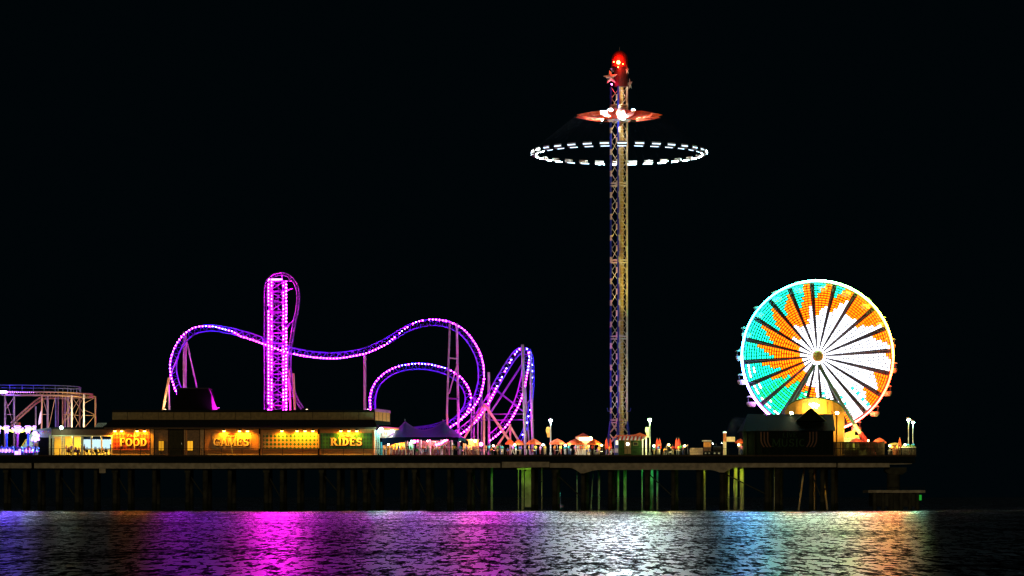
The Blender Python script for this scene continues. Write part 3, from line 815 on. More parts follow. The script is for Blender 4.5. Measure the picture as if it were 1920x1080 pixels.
    # ring of seats flung outward, each on its chains and with a lamp
    rs = W(160,Yc); zs = Z(291,Yc); 
    sl = emit('seat_lamp', (.65,.9,1), 60); sl2 = emit('seat_lamp_dim', (.55,.75,1), 4)
    seatm = mat('seat_shell', (.30,.26,.20), .5); chain = mat('chain_steel', (.003,.003,.003), .6, vary=0)
    n = 32
    for k in range(n):
        a = 2*math.pi*k/n; ca, sa = math.cos(a), math.sin(a)
        o = Vector((ca, sa, 0)); tg = Vector((-sa, ca, 0)); c = base+o*rs+Vector((0,0,zs))
        tilt = Matrix.Rotation(R(0),3,'X')
        mb = MB()
        def L(u, v, w): return c+tg*u+o*v+Vector((0,0,w))
        hw = .78
        # seat pan and curved back
        pts = [(-hw,-.28,0),(hw,-.28,0),(hw,.25,0),(-hw,.25,0),(-hw,-.28,.08),(hw,-.28,.08),(hw,.25,.08),(-hw,.25,.08)]
        mb.add([L(*p) for p in pts], [(0,3,2,1),(4,5,6,7),(0,1,5,4),(1,2,6,5),(2,3,7,6),(3,0,4,7)], seatm)
        pts = [(-hw,.251,.0),(hw,.251,.0),(hw,.40,.70),(-hw,.40,.70),(-hw,.33,.0),(hw,.33,.0),(hw,.48,.70),(-hw,.48,.70)]
        mb.add([L(*p) for p in pts], [(0,1,2,3),(7,6,5,4),(0,4,5,1),(1,5,6,2),(2,6,7,3),(3,7,4,0)], seatm)
        st = mb.build('swing_seat', t)
        on_ = (R(15) < a < R(105)) or (R(125) < a < R(172)) or k in (31,0,1,17,18)
        mb = MB()
        pts = [(-hw*.95,-.34,-.07),(hw*.95,-.34,-.07),(hw*.95,-.34,.05),(-hw*.95,-.34,.05),(-hw*.95,-.281,-.07),(hw*.95,-.281,-.07),(hw*.95,-.281,.05),(-hw*.95,-.281,.05)]
        lm = sl if on_ else sl2
        mb.add([L(*p) for p in pts], [(0,1,2,3),(7,6,5,4),(0,4,5,1),(1,5,6,2),(2,6,7,3),(3,7,4,0)], lm)
        pts = [(-hw*.95,.49,.30),(hw*.95,.49,.30),(hw*.95,.49,.42),(-hw*.95,.49,.42),(-hw*.95,.52,.30),(hw*.95,.52,.30),(hw*.95,.52,.42),(-hw*.95,.52,.42)]
        mb.add([L(*p) for p in pts], [(0,1,2,3),(7,6,5,4),(0,4,5,1),(1,5,6,2),(2,6,7,3),(3,7,4,0)], lm)
        mb.build('seat_lamp', st)
        mb = MB(); top = base+o*rc*.97+Vector((0,0,zh-.1))
        for s_ in (-hw, hw): mb.cyl(L(s_,.3,.6), top+tg*s_*.3, .008, chain, 3, cap=False)
        mb.build('chain', st)
    # top: dark red drum, dome, stars, beacon
    red = mat('dark_red_drum', (.09,.008,.006), .6, vary=.2); glow = mat('red_dome', (.5,.02,.01), .5)
    zc = Z(163,Yc)
    mb = MB(); mb.cyl(base+Vector((W(4,Yc),0,zc)), base+Vector((W(4,Yc),0,Z(126,Yc))), W(13,Yc), red, 16); cr = mb.build('crown_drum', t)
    mb = MB(); mb.ball(base+Vector((W(1.5,Yc),0,Z(113,Yc))), W(15.5,Yc), glow, 16, 8, 1,1,1.15, 0, 90)
    mb.cyl(base+Vector((W(1.5,Yc),0,Z(126,Yc)+.004)), base+Vector((W(1.5,Yc),0,Z(113,Yc))), W(15.5,Yc), glow, 16, cap=False); mb.build('dome', cr)
    mb = MB(); mb.cyl(base+Vector((W(1,Yc),0,Z(97,Yc))), base+Vector((W(1,Yc),0,Z(88,Yc))), .04, steel, 5); mb.build('mast', cr)
    star = mat('silver_star', (.62,.58,.50), .4, .2, vary=.1)
    def starm(cxp, cyp, y, ro, sx=1.0):
        c = P(cxp, cyp, y); b = MB(); pts = []
        for i in range(10):
            r = ro if i%2==0 else ro*.42; q = math.pi/2+i*math.pi/5+.12
            pts.append((c.x+math.cos(q)*r*sx, c.z+math.sin(q)*r))
        vs = [(x,y,z) for x,z in pts]+[(c.x,y-.35,c.z),(c.x,y+.35,c.z)]
        b.add(vs, [(i,(i+1)%10,10) for i in range(10)]+[((i+1)%10,i,11) for i in range(10)], star)
        b.build('star', cr)
    starm(1144.5,145,Yc-1.6,W(14,Yc)); starm(1181,158,Yc-.2,W(12,Yc),.45); starm(1149,130,Yc+1.6,W(10,Yc),.6); starm(1176,132,Yc-1.3,W(8,Yc),.5)
    bk = emit('red_beacon', (1,.035,.008), 200)
    mb = MB(); mb.ball(P(1159.5,117,Yc-1.7), .30, bk, 8, 6); mb.build('beacon', cr)
    for a, b in ((1151,116),(1168,120),(1159,126)): mb = MB(); mb.ball(P(a,b,Yc-1.7), .09, bk, 6, 4); mb.build('beacon', cr)
    mb = MB(); mb.ball(P(1147,158,Yc-1.5), .13, redb, 6, 4); mb.build('beacon', cr)
    light('beacon_glow', P(1158,108,Yc-2.4), 170, (1,.05,.02), cr, .2)
    light('head_glow', base+Vector((0,-3.6,zh-.3)), 1500, (1,.95,.9), hd_, .3)
swing_tower()
assumed_flood(1190,848,508,(1,.85,.12),60000,'small yellow floodlight on deck right of the swing tower foot',P(1166,330,520),26,r=.1)  # assumed spots added to light the tower from its foot
assumed_flood(1128,848,507,(1,.72,.62),16000,'small pale floodlight on deck left of the swing tower foot',P(1155,400,520),22,r=.1)
assumed_flood(1145,849,506,(.35,.55,1),5000,'small blue floodlight on deck in front of the swing tower foot',P(1155,700,520),40,r=.1)

# ------------------------------------------------------------------ ferris wheel
def ferris():
    Yc = 521.0; hubp = P(1531,669,Yc); Rw = W(141.5,Yc)
    t = thing('ferris_wheel', 'big ferris wheel lit in white orange and turquoise behind the dark stage', 'ferris wheel', (hubp.x,Yc,DECK))
    dk = mat('wheel_steel', (.06,.045,.045), .5, .2, vary=.1)
    white = emit('wheel_white', (.85,.88,1.0), 5.5); orange = emit('wheel_orange', (1,.10,.001), 8); cyan = emit('wheel_turquoise', (.010,1,.58), 4.2)
    teal = emit('wheel_green', (.012,1,.22), 3.4)
    yf, yb = Yc-1.5, Yc+1.5
    th0 = R(4.5); n = 20
    def pt(r, a, y): return Vector((hubp.x+r*math.cos(a), y, hubp.z+r*math.sin(a)))
    # rims
    for y in (yf, yb):
        mb = MB(); ring = [pt(Rw*.975, 2*math.pi*k/80, y) for k in range(81)]; mb.tube(ring, .11, dk, 6)
        ring = [pt(Rw*.90, 2*math.pi*k/80, y) for k in range(81)]; mb.tube(ring, .05, dk, 5)
        mb.build('rim', t)
    # rim lamps: colours run round the ring
    cols_ = []
    mb = MB(); N = 150
    keys = [(-180,(.10,.50,1)),(-150,(.45,.20,1)),(-120,(.9,.15,.9)),(-95,(.9,.3,.9)),(-85,(1,.12,.10)),(-45,(1,.04,.03)),(-15,(1,.07,.02)),(5,(1,.20,.04)),(25,(1,.62,.06)),(50,(.45,1,.10)),(85,(.25,1,.40)),(115,(.05,1,.85)),(150,(.03,.75,1)),(180,(.10,.50,1))]
    ems = []
    for i in range(24):
        a = -180+15*i+7.5
        c = tuple(interp([(k_,v[j]) for k_,v in keys], a) for j in range(3))
        c = tuple(.002+.998*x**1.35 for x in c)
        ems.append(emit('rim_lamp_%d'%i, c, 95))
    for k in range(N):
        a = 2*math.pi*k/N; deg = (math.degrees(a)+180)%360-180
        m = ems[int((deg+180)//15)%24]
        mb.cyl(pt(Rw, a-math.pi/N*.88, yf-.16), pt(Rw, a+math.pi/N*.88, yf-.16), .15, m, 6)
    mb.build('rim_lights', t)
    # spokes: front and back trusses
    for k in range(n):
        a = th0+2*math.pi*k/n
        mb = MB()
        for y in (yf, yb): 
            tgt = Vector((-math.sin(a),0,math.cos(a)))
            for s in (-1,1): mb.cyl(pt(.9,a,y)+tgt*.04*s, pt(Rw*.975,a,y)+tgt*.22*s, .055, dk, 5)
            r = 2.0; q = 0
            while r < Rw*.95:
                s = 1 if q%2 else -1
                mb.cyl(pt(r,a,y)+tgt*(.1+.12*r/Rw)*s, pt(r+.7,a,y)-tgt*(.1+.12*r/Rw)*s, .03, dk, 4, cap=False); r += .7; q += 1
        mb.cyl(pt(Rw*.975,a,yf), pt(Rw*.975,a,yb), .08, dk, 5); mb.cyl(pt(Rw*.6,a,yf), pt(Rw*.6,a,yb), .05, dk, 5)
        sp = mb.build('spoke', t)
    # lamp bars added between the spokes, standing in for streaks of spoke lights
    wk = [(-180,.22),(-165,.2),(-150,.2),(-135,.25),(-118,.25),(-100,.45),(-92,.5),(-80,.5),(-68,.8),(-55,1.1),(-48,1.0),(-42,.86),(-30,.80),(-15,.86),(-4,1.0),(3,1.0),(12,.86),(22,.86),(35,.74),(45,.62),(55,.76),(68,.72),(80,.60),(92,.62),(104,.52),(115,.52),(126,.42),(140,.36),(155,.26),(170,.22),(180,.22)]
    okk = [(-180,.66),(-165,.60),(-150,.56),(-135,.48),(-120,.5),(-104,.55),(-92,.62),(-84,.4),(-75,.3),(-60,1.1),(0,1.1),(60,1.1),(68,.92),(78,.93),(90,.88),(98,.98),(104,.78),(115,.78),(125,.80),(140,.74),(155,.72),(170,.68),(180,.66)]
    for k in range(n):
        a0 = th0+2*math.pi*k/n; a1 = a0+2*math.pi/n
        mb = MB(); wires = MB()
        r = .078*Rw; ring = 0
        while r < Rw*.955:
            gap_ = .03+.36*r/Rw
            span = (a1-a0)*r-2*gap_
            if span < .05: r += .40; ring += 1; continue
            cnt = max(1, min(6, int(span/.5)))
            for j in range(cnt):
                u0 = (j+.12)/cnt; u1 = (j+.88)/cnt
                aa0 = a0+gap_/r+(span/r)*u0; aa1 = a0+gap_/r+(span/r)*u1; am = (aa0+aa1)/2
                deg = (math.degrees(am)+180)%360-180; fr = r/Rw
                stp = (.5-((j+.5)/cnt))*.24
                wlim = interp(wk,deg)+stp*(1 if -60<deg<110 else -1); olim = interp(okk,deg)+stp*1.2
                m = white if fr < wlim else orange if fr < olim else cyan
                if m is orange and -104 < deg < -76 and fr > .62: m = white
                if m is cyan and -175 < deg < -112 and fr > .88-.05*math.sin(deg*.4): m = white
                if m is cyan and -112 <= deg < -70: m = white if ring%2 else cyan
                if m is cyan and -150 < deg < -105 and ring%2==0: m = teal
                if m is white and -62 < deg < -40 and fr>.55 and ring%3==0 and j==1: m = cyan
                if m is white and deg<-100 and ring%2==0 and fr>.8: m = cyan
                hr = .105 if m is not white else .125
                # a slim tangential lamp bar
                q = [pt(r-hr,aa0,yf-.22),pt(r-hr,aa1,yf-.22),pt(r+hr,aa1,yf-.22),pt(r+hr,aa0,yf-.22),pt(r-hr,aa0,yf-.12),pt(r-hr,aa1,yf-.12),pt(r+hr,aa1,yf-.12),pt(r+hr,aa0,yf-.12)]
                mb.add(q, [(0,1,2,3),(7,6,5,4),(0,4,5,1),(1,5,6,2),(2,6,7,3),(3,7,4,0)], m)
            r += .42 if not (fr<.32) else .36; ring += 1
        for j in range(5):
            aa = a0+(a1-a0)*(j+.5)/5
            wires.cyl(pt(1.2,aa,yf-.08), pt(Rw*.97,aa,yf-.08), .018, dk, 3, cap=False)
        lp = mb.build('lamp_string', t); wires.build('cable', lp)  # cables added to carry the lamp bars
    # hub
    mb = MB(); mb.cyl((hubp.x,yf-.7,hubp.z),(hubp.x,yb+.5,hubp.z),.5,dk,18); 
    mb.cyl((hubp.x,yf-1.0,hubp.z),(hubp.x,yf-.7,hubp.z),W(10.5,Yc),mat('gold_hub',(.55,.42,.08),.4,vary=.3),20)
    mb.ball((hubp.x,yf-1.0,hubp.z),W(10,Yc),mat('gold_hub',(.55,.42,.08)),20,10,1,.5,1)
    mb.build('hub', t)
    # A-frame legs
    gr = mat('green_leg_paint',(.02,.10,.05),.5); rd = mat('red_leg_paint',(.50,.03,.015),.5); yl = mat('straw_leg_paint',(.62,.50,.20),.5)
    yF = yf-1.3
    def seg(p0, p1, w, m, nm='leg', Y=yF):
        b = MB(); b.cyl(P(*p0,Y),P(*p1,Y),W(w/2,Y),m,10); return b.build(nm, t)
    seg((1535,684),(1608,806),7,gr); seg((1608,806),(1626,828),9,yl) if False else None
    seg((1602,796),(1613,812),8,yl); seg((1613,812),(1629,834),10,rd); seg((1629,834),(1640,855),10,rd)
    seg((1527,684),(1478,772),6,gr); seg((1478,772),(1436,855),7,gr)
    seg((1531,672),(1604,800),4,gr,'leg',yb+1.3); seg((1531,672),(1458,800),4,gr,'leg',yb+1.3)
    # gondolas hanging from the rim
    gp = mat('pale_gondola', (.45,.50,.30), .5, vary=.15); gw = mat('gondola_dark', (.08,.09,.08), .5)
    g0 = None
    for k in range(n):
        a = th0+2*math.pi*(k+.5)/n; c = pt(Rw*1.01, a, Yc)
        if g0 is None:
            g = bpy.data.objects.new('gondola', None); col.objects.link(g); g.parent = t
            g.matrix_local = world(t).inverted() @ Matrix.Translation(c)
            b = MB(); o = c
            b.lathe(o, [(.0,-1.75),(.55,-1.72),(.82,-1.35),(.85,-.95),(.80,-.93),(.5,-1.6),(0,-1.62)], gp, 12); b.build('cabin', g)
            b = MB(); b.lathe(o, [(.95,-.12),(.6,.12),(.1,.25),(.0,.25)], gp, 12); b.build('canopy', g)
            b = MB()
            for q in range(4): 
                w_ = math.pi/4+q*math.pi/2; v = Vector((math.cos(w_)*.78, math.sin(w_)*.78, 0)); b.cyl(o+v+Vector((0,0,-.95)), o+v+Vector((0,0,-.12)), .035, gw, 5)
            b.cyl(o+Vector((0,-1.4,0)), o+Vector((0,1.4,0)), .05, gw, 6); b.build('frame', g)
            g0 = g
        else:
            g = copy_tree(g0, t); g.matrix_local = world(t).inverted() @ Matrix.Translation(c)
    # loading platform with glowing booth
    mb = MB(); mb.pbox(1480,843,1625,853,Yc-6,Yc+5,mat('loading_platform',(.4,.36,.2),.7)); mb.build('loading_platform', t)
    light('wheel_spill', (hubp.x+6, yf-3.5, hubp.z-12.5), 900, (1,.9,.4), t, .4)
ferris()

# ------------------------------------------------------------------ dark stage building and lit arch behind it
def stage():
    t = thing('stage_building', 'dark unlit stage building with gabled roof and faint LIVE MUSIC lettering', 'building', (X(1478),506,DECK))
    wd = mat('dark_green_wall', (.004,.008,.005), .8, vary=.3); rf = mat('green_black_roof', (.003,.007,.004), .7, vary=.3, scale=5)
    mb = MB(); mb.pbox(1394,806,1563,853,501,511,wd); mb.build('wall', t)
    vs = [P(1392,808,500.2),P(1566,808,500.2),P(1562,776.5,505),P(1402,776.5,505),P(1402,776.5,505.3),P(1562,776.5,505.3),Vector((X(1566),512,Z(808))),Vector((X(1392),512,Z(808)))]
    mb = MB(); mb.add(vs, [(0,1,2,3),(3,2,5,4),(4,5,6,7),(0,7,6,1),(0,3,4,7),(1,6,5,2)], rf); mb.build('roof', t)
    mb = MB(); mb.pprism([(1521,765.5),(1548,789),(1494,789)],501.6,504.9,rf); 
    g = mb.build('gable', t)
    mb = MB(); mb.cyl(P(1521,765.2,501.5),P(1549,789.5,501.5),.06,mat('gable_trim',(.25,.32,.12),.5),6); mb.cyl(P(1521,765.2,501.5),P(1493,789.5,501.5),.06,dark_roof,6); mb.build('trim', g)
    for k in range(12):
        mb = MB(); a = 1400+k*14.2; mb.pbox(a,808.2,a+.7,853,500.9,501,dark_roof); mb.build('wall_batten', t)
    s = thing('music_sign', 'unlit painted sign reading LIVE MUSIC between curved orange stripes', 'sign', (X(1479),500.8,Z(841)))
    gm = mat('dull_green_lettering', (.022,.05,.02), .7, vary=.2); om = mat('dull_orange_stripe', (.075,.026,.006), .7, vary=.2)
    word('letters', s, 'MUSIC', 1447, 1511, 822.5, 837.5, 500.8, gm, None, .15, [1.2,1,.85,.5,.95])
    word('letters', s, 'LIVE', 1467, 1494, 810.5, 820, 500.8, gm, None, .15, [.9,.6,1,.9])
    for sg in (-1,1):
        for j in range(3):
            b = MB(); pts = []
            for i in range(9):
                y = 809.5+i*3.6; u = (i/8)*2-1
                pts.append((1479+sg*(52-j*6.2-5*max(0,u)**2*1.2), y))
            for (a,b0),(c,d0) in zip(pts,pts[1:]): b.pprism([(a-1.3,b0),(a+1.3,b0),(c+1.3,d0),(c-1.3,d0)],500.75,500.85,om)
            b.build('stripe', s)
    a = thing('stage_arch', 'tall yellow lit arched stage front with hanging lamp cluster, in front of the wheel', 'arch', (X(1527,513),513,DECK))
    ym = mat('ochre_arch', (.62,.38,.07), .6, vary=.12)
    Y = 513
    pts = [(1472,853),(1472,769)]+[(1527-55*math.cos(q)*1.0, 770-24*math.sin(q)) for q in [math.pi*i/14 for i in range(1,14)]]+[(1583,769),(1583,853)]
    mb = MB(); mb.pprism(pts,Y,Y+.5,ym); mb.build('wall', a)
    mb = MB(); gt = mat('dark_green_trim',(.02,.10,.04),.5)
    q = [P(x,y-.3,Y-.15) for x,y in pts[1:-1]]; mb.tube(q,.12,gt,6); mb.build('trim', a)
    for k in range(9):
        x = 1479+k*12; mb = MB(); yy = 770-24*math.sin(math.acos(max(-1,min(1,(x-1527)/55))))+3
        mb.cyl(P(x,yy,Y-.06),P(x,800,Y-.06),.035,mat('arch_batten',(.4,.24,.05),.6),4); mb.build('batten', a)
    mb = MB(); 
    for x0,x1 in ((1561,1567),(1570,1582)): mb.pbox(x0,775,x1,853,Y-2.2,Y-.2,ym)
    mb.build('pillar', a)
    mb = MB(); mb.pbox(1559,771,1584,775,Y-2.6,Y-.2,ym); mb.build('cornice', a)
    mb = MB(); ch = emit('warm_white_lamp', (1,.85,.55), 30)
    for dx, dy in ((-8,0),(-5,3),(-2,-1),(1,4),(4,0),(7,2),(-3,5),(4,6),(0,0)): mb.ball(P(1527+dx,758+dy,Y-.9),.17,ch,8,5)
    mb.build('lamp_cluster', a)
    mb = MB(); 
    for dx in (-9,0,9): mb.cyl(P(1527+dx,752,Y-.6),P(1527+dx,747.5,Y-.2),.05,gt,5)
    mb.build('hook', a)
    light('arch_light', P(1527,761,Y-1.8), 1500, (1,.50,.06), a, .3, 'SPOT', P(1527,767,Y+1), 140); light('pillar_light', P(1574,800,Y-4.5), 500, (1,.55,.1), a, .3)
    light('booth_light', P(1540,773,Y-1.5), 300, (1,.6,.1), a, .2)
    fl = emit('stage_flood', (1,.82,.42), 110)
    for x, w in ((1484,'left'),(1569.5,'right')):
        o = thing('stage_floodlight', 'dazzling warm white floodlight on the roof ridge, the %s one of the pair' % w, 'floodlight', P(x,777,504.5), 'floodlights on the stage roof')
        mb = MB(); p = P(x,774.5,504.3); mb.box(p+Vector((-.3,0,-.25)),p+Vector((.3,.3,.3)),black_metal); mb.build('housing', o)
        mb = MB(); mb.ball(p+Vector((0,-.05,0)),.26,fl,10,6,1,.5,.9); mb.build('lens', o)
        mb = MB(); mb.cyl(p+Vector((0,.15,-.25)),P(x,778,504.45),.05,black_metal,6); mb.build('bracket', o)
        light('flood_light', p+Vector((0,-.5,0)), 15, (1,.8,.45), o, .2)
stage()
t = thing('wheel_station', 'yellow lit two level boarding house with windows at the foot of the wheel', 'building', (X(1602,515),515,DECK))
mb = MB(); ly = mat('lime_stucco',(.55,.55,.16),.6,vary=.1); mb.pbox(1585,816,1611,853,515,517.5,ly); mb.pprism([(1585,812),(1603,806),(1603,816),(1585,816)],515,517.5,ly); mb.build('wall', t)
for k in range(3):
    x = 1588+k*8; mb = MB(); mb.pbox(x,819,x+4.4,826,514.9,514.99,emit('lime_window',(.5,.9,.08),.9)); w = mb.build('window', t)
    mb = MB(); mb.pbox(x+1.9,819,x+2.4,826,514.82,514.9,white_paint); mb.build('mullion', w)
mb = MB(); mb.pbox(1583,826.5,1613,828,514.3,517.6,white_paint); mb.build('balcony', t)
mb = MB()
for k in range(11): x = 1584+k*2.8; mb.cyl(P(x,826.5,514.4),P(x,821.5,514.4),.03,white_paint,4)
mb.cyl(P(1583,821.5,514.4),P(1613,821.5,514.4),.04,white_paint,4); mb.build('balcony_rail', t)
light('station_light', P(1598,812,511.5), 700, (.85,1,.25), t, .3)

# ------------------------------------------------------------------ ticket kiosk with striped awning
def kiosk():
    Y = 501.6
    t = thing('green_kiosk', 'small dark green kiosk with tan door, round lamp and red striped awning', 'kiosk', (X(1183),Y,DECK))
    gk = mat('dark_green_boards', (.018,.045,.014), .7, vary=.3)
    mb = MB(); mb.pbox(1160,824,1203,853,Y,Y+3.4,gk); mb.build('wall', t)
    mb = MB(); mb.pbox(1171,826,1183,850.5,Y-.05,Y-.003,mat('tan_door',(.17,.11,.045),.7,vary=.2)); d = mb.build('door', t)
    mb = MB(); mb.pbox(1172,838,1182.5,838.7,Y-.09,Y-.052,gk); mb.build('door_rail', d)
    mb = MB(); mb.ball(P(1177,832.5,Y-.14),.24,emit('kiosk_round_lamp',(1,1,.85),9),12,8,1,.35,1); mb.build('round_lamp', t)
    mb = MB(); f = mat('olive_frame',(.12,.11,.04),.7)
    mb.pbox(1187,828.5,1196.5,829.5,Y-.08,Y-.002,f); mb.pbox(1187,834.5,1196.5,835.5,Y-.08,Y-.002,f); mb.pbox(1187,829.5,1188,834.5,Y-.08,Y-.002,f); mb.pbox(1195.5,829.5,1196.5,834.5,Y-.08,Y-.002,f)
    w = mb.build('window', t); mb = MB(); mb.pbox(1188,829.5,1195.5,834.5,Y-.03,Y-.002,black_metal); mb.build('pane', w)
    # awning stripes
    mb = MB(); rd = mat('awning_red',(.55,.05,.02),.7); wh = mat('awning_white',(.8,.8,.76),.7)
    n = 14; 
    for k in range(n):
        x0 = 1158+k*50/n; x1 = x0+50/n
        top = [P(x0+1,817.8,Y+.1),P(x1+1,817.8,Y+.1)]; bot = [P(x0-1.2,824.8,Y-.9),P(x1-1.2,824.8,Y-.9)]
        vs = [top[0],top[1],bot[1],bot[0]]; vs += [v+Vector((0,.06,-.05)) for v in vs]
        mb.add(vs,[(0,3,2,1),(4,5,6,7),(0,1,5,4),(1,2,6,5),(2,3,7,6),(3,0,4,7)], wh if k%2 else rd)
    mb.build('awning', t)
    mb = MB(); rm = mat('red_roof_sheet',(.60,.10,.03),.6,vary=.1)
    mb.pprism([(1151,818.8),(1160,815.6),(1188,815.2),(1200,811.3),(1213.5,816.8),(1213.5,818.2),(1160,817.6),(1151,820)],Y-.3,Y+3.8,rm); mb.build('roof', t)
    mb = MB()
    for x0,x1 in ((1204,1206.2),(1210,1213)): mb.pbox(x0,818.3,x1,853,Y+.1,Y+.4,white_paint)
    mb.pbox(1203.2,818.3,1213,823,Y+.45,Y+.7,white_paint); mb.build('porch_post', t)
    light('kiosk_front_light', P(1180,815,Y-2.5), 60, (1,1,.8), t, .1); light('kiosk_side_light', P(1208,830,Y-.8), 40, (1,.85,.35), t, .15)
kiosk()
t = thing('blue_booth', 'narrow blue booth with white window left of the green kiosk', 'booth', (X(1155.5,503),503,DECK))
mb = MB(); mb.pbox(1152,822,1159.5,853,503,505,blue_paint); mb.build('wall', t)
mb = MB(); mb.pbox(1154.5,826,1159,834,502.9,502.99,emit('booth_window_white',(1,.95,.6),1.6)); mb.build('window', t)
mb = MB(); mb.pbox(1153,840,1159,849,502.9,502.99,mat('lilac_panel',(.4,.35,.6),.6)); mb.build('panel', t)
light('booth_front', P(1150,838,501.8), 50, (1,.9,.5), t, .1)
# food stand with red hip roof
t = thing('food_stand', 'white food stand with red hip roof and glowing sign panel behind the umbrellas', 'stand', (X(1093,505),505,DECK))
mb = MB(); mb.pbox(1080,819,1106,853,505,508,white_paint); mb.build('wall', t)
p0=[P(1078.5,819,504.6),P(1107.5,819,504.6),Vector((X(1107.5,504.6),508.4,Z(819,504.6))),Vector((X(1078.5,504.6),508.4,Z(819,504.6)))]; ap=P(1093,811.5,506.5)
mb = MB(); mb.add(p0+[ap],[(0,1,4),(1,2,4),(2,3,4),(3,0,4),(3,2,1,0)],orange_canvas); mb.build('roof', t)
mb = MB(); mb.pbox(1086,820,1103,825.5,504.85,504.98,emit('stand_sign_glow',(1,.85,.5),3)); mb.build('sign_panel', t)
mb = MB(); mb.pbox(1087,831,1101,842,504.9,504.98,mat('grey_shutter',(.35,.35,.32),.6)); w = mb.build('serving_hatch', t)
mb = MB(); mb.pbox(1085,842.2,1103,843.4,504.3,504.98,white_paint); mb.build('counter', w)
mb = MB(); mb.ball(P(1107.5,822.2,504.3),.28,emit('amber_star_lamp',(1,.50,.06),80),10,6); mb.build('corner_lamp', t)
light('stand_light', P(1107,823,503.6), 170, (1,.62,.15), t, .2); light('stand_front', P(1093,835,502.9), 70, (1,.85,.5), t, .2)

# ------------------------------------------------------------------ umbrellas
def umbrella(cx, top, half, eave, Y, label, group):
    p = Vector((X(cx,Y), Y, DECK)); t = thing('cafe_umbrella', label, 'umbrella', p, group)
    zt = Z(top,Y); ze = Z(eave,Y); r = W(half,Y)
    mb = MB(); mb.cyl((p.x,Y,DECK),(p.x,Y,zt-.05),.035,steel,6); mb.build('pole', t)
    vs = [Vector((p.x,Y,zt))]; n = 8
    for k in range(n):
        a = 2*math.pi*k/n+.2; vs.append(Vector((p.x+r*.55*math.cos(a),Y+r*.55*math.sin(a),zt-(zt-ze)*.42)))
    for k in range(n):
        a = 2*math.pi*k/n+.2; vs.append(Vector((p.x+r*math.cos(a),Y+r*math.sin(a),ze)))
    for k in range(n):
        a = 2*math.pi*k/n+.2; vs.append(Vector((p.x+r*math.cos(a),Y+r*math.sin(a),ze-.2)))
    for k in range(n):
        a = 2*math.pi*k/n+.2; vs.append(Vector((p.x+r*.97*math.cos(a),Y+r*.97*math.sin(a),ze-.2)))
    for k in range(n):
        a = 2*math.pi*k/n+.2; vs.append(Vector((p.x+r*.52*math.cos(a),Y+r*.52*math.sin(a),zt-(zt-ze)*.42-.06)))
    vs.append(Vector((p.x,Y,zt-.07)))
    fs = [(0,1+k,1+(k+1)%n) for k in range(n)]
    for b in (1,1+n,1+2*n): fs += [(b+k,b+n+k,b+n+(k+1)%n,b+(k+1)%n) for k in range(n)]
    b3 = 1+3*n; fs += [(b3+k,b3+n+k,b3+n+(k+1)%n,b3+(k+1)%n) for k in range(n)]
    b4 = 1+4*n; fs += [(b4+k,b4+n,b4+(k+1)%n) for k in range(n)]
    mb = MB(); mb.add(vs,fs,orange_canvas); mb.build('canopy', t)
    mb = MB(); mb.cyl((p.x,Y,DECK),(p.x,Y,DECK+.08),.32,black_metal,10); mb.build('base', t)
G1 = 'open orange umbrellas on the right terrace'
umbrella(956,823,9,831,503.5,'leftmost open orange umbrella, overlapping its neighbour beside the coaster columns',G1)
umbrella(973,823.5,11,832,502.6,'second open orange umbrella, overlapping the leftmost one, left of the tall columns',G1)
umbrella(1001,822,14.5,831,502.5,'open orange umbrella directly right of the tallest coaster columns',G1)
umbrella(1045,822,15.5,831,502.5,'open orange umbrella beside the slim lamp post with an orange flag',G1)
umbrella(1079,822.5,17,831.5,502.2,'wide open orange umbrella partly covering the left of the food stand',G1)
umbrella(1114,823,14,832,502.2,'open orange umbrella just right of the food stand, under its star bright lamp',G1)
umbrella(1388,822,10,829,503,'open orange umbrella against the left wall of the dark stage building',G1)
umbrella(1606,820.5,15,829,507,'open orange umbrella behind the slatted fence, left of the red wheel leg',G1)
umbrella(1649,820.5,14,829,505,'open orange umbrella behind the slatted fence, right of the red wheel leg',G1)
def closed(cx, Y, label, top=822, m=red_canvas):
    p = Vector((X(cx,Y), Y, DECK)); t = thing('closed_umbrella', label, 'umbrella', p, 'folded red umbrellas')
    zt = Z(top,Y); mb = MB(); prof = [(.02,zt-p.z),(.14,zt-p.z-.25),(.25,zt-p.z-.9),(.30,zt-p.z-1.5),(.24,zt-p.z-1.75),(.05,zt-p.z-1.8)]
    n = 12; vs = []; fs = []
    for r, z in prof:
        for k in range(n):
            a = 2*math.pi*k/n; rr = r*(1.0 if k%2 else .72); vs.append(p+Vector((rr*math.cos(a),rr*math.sin(a),z)))
    for j in range(len(prof)-1):
        for k in range(n): fs.append((j*n+k,j*n+(k+1)%n,(j+1)*n+(k+1)%n,(j+1)*n+k))
    mb.add(vs,fs,m); mb.build('folded_canopy', t)
    mb = MB(); mb.cyl(p,(p.x,p.y,zt+.1),.035,steel,6); mb.build('pole', t)
    mb = MB(); mb.cyl(p,p+Vector((0,0,.08)),.3,black_metal,10); mb.build('base', t)
closed(1137,502.4,'folded dark red umbrella left of the swing tower foot, the left of two')
closed(1144,503.2,'folded red umbrella in front of the swing tower foot, the right of two')
closed(1232,502.4,'folded red umbrella right of the green kiosk, left one of a touching pair')
closed(1237,503.2,'folded red umbrella right of the green kiosk, right one of a touching pair')
closed(1268.5,502.4,'folded red umbrella left of the metal barrier, left one of a touching pair')
closed(1273,503.2,'folded red umbrella left of the metal barrier, right one of a touching pair')
closed(1687,502.6,'half folded orange umbrella alone near the far right tip of the pier',821,orange_canvas)

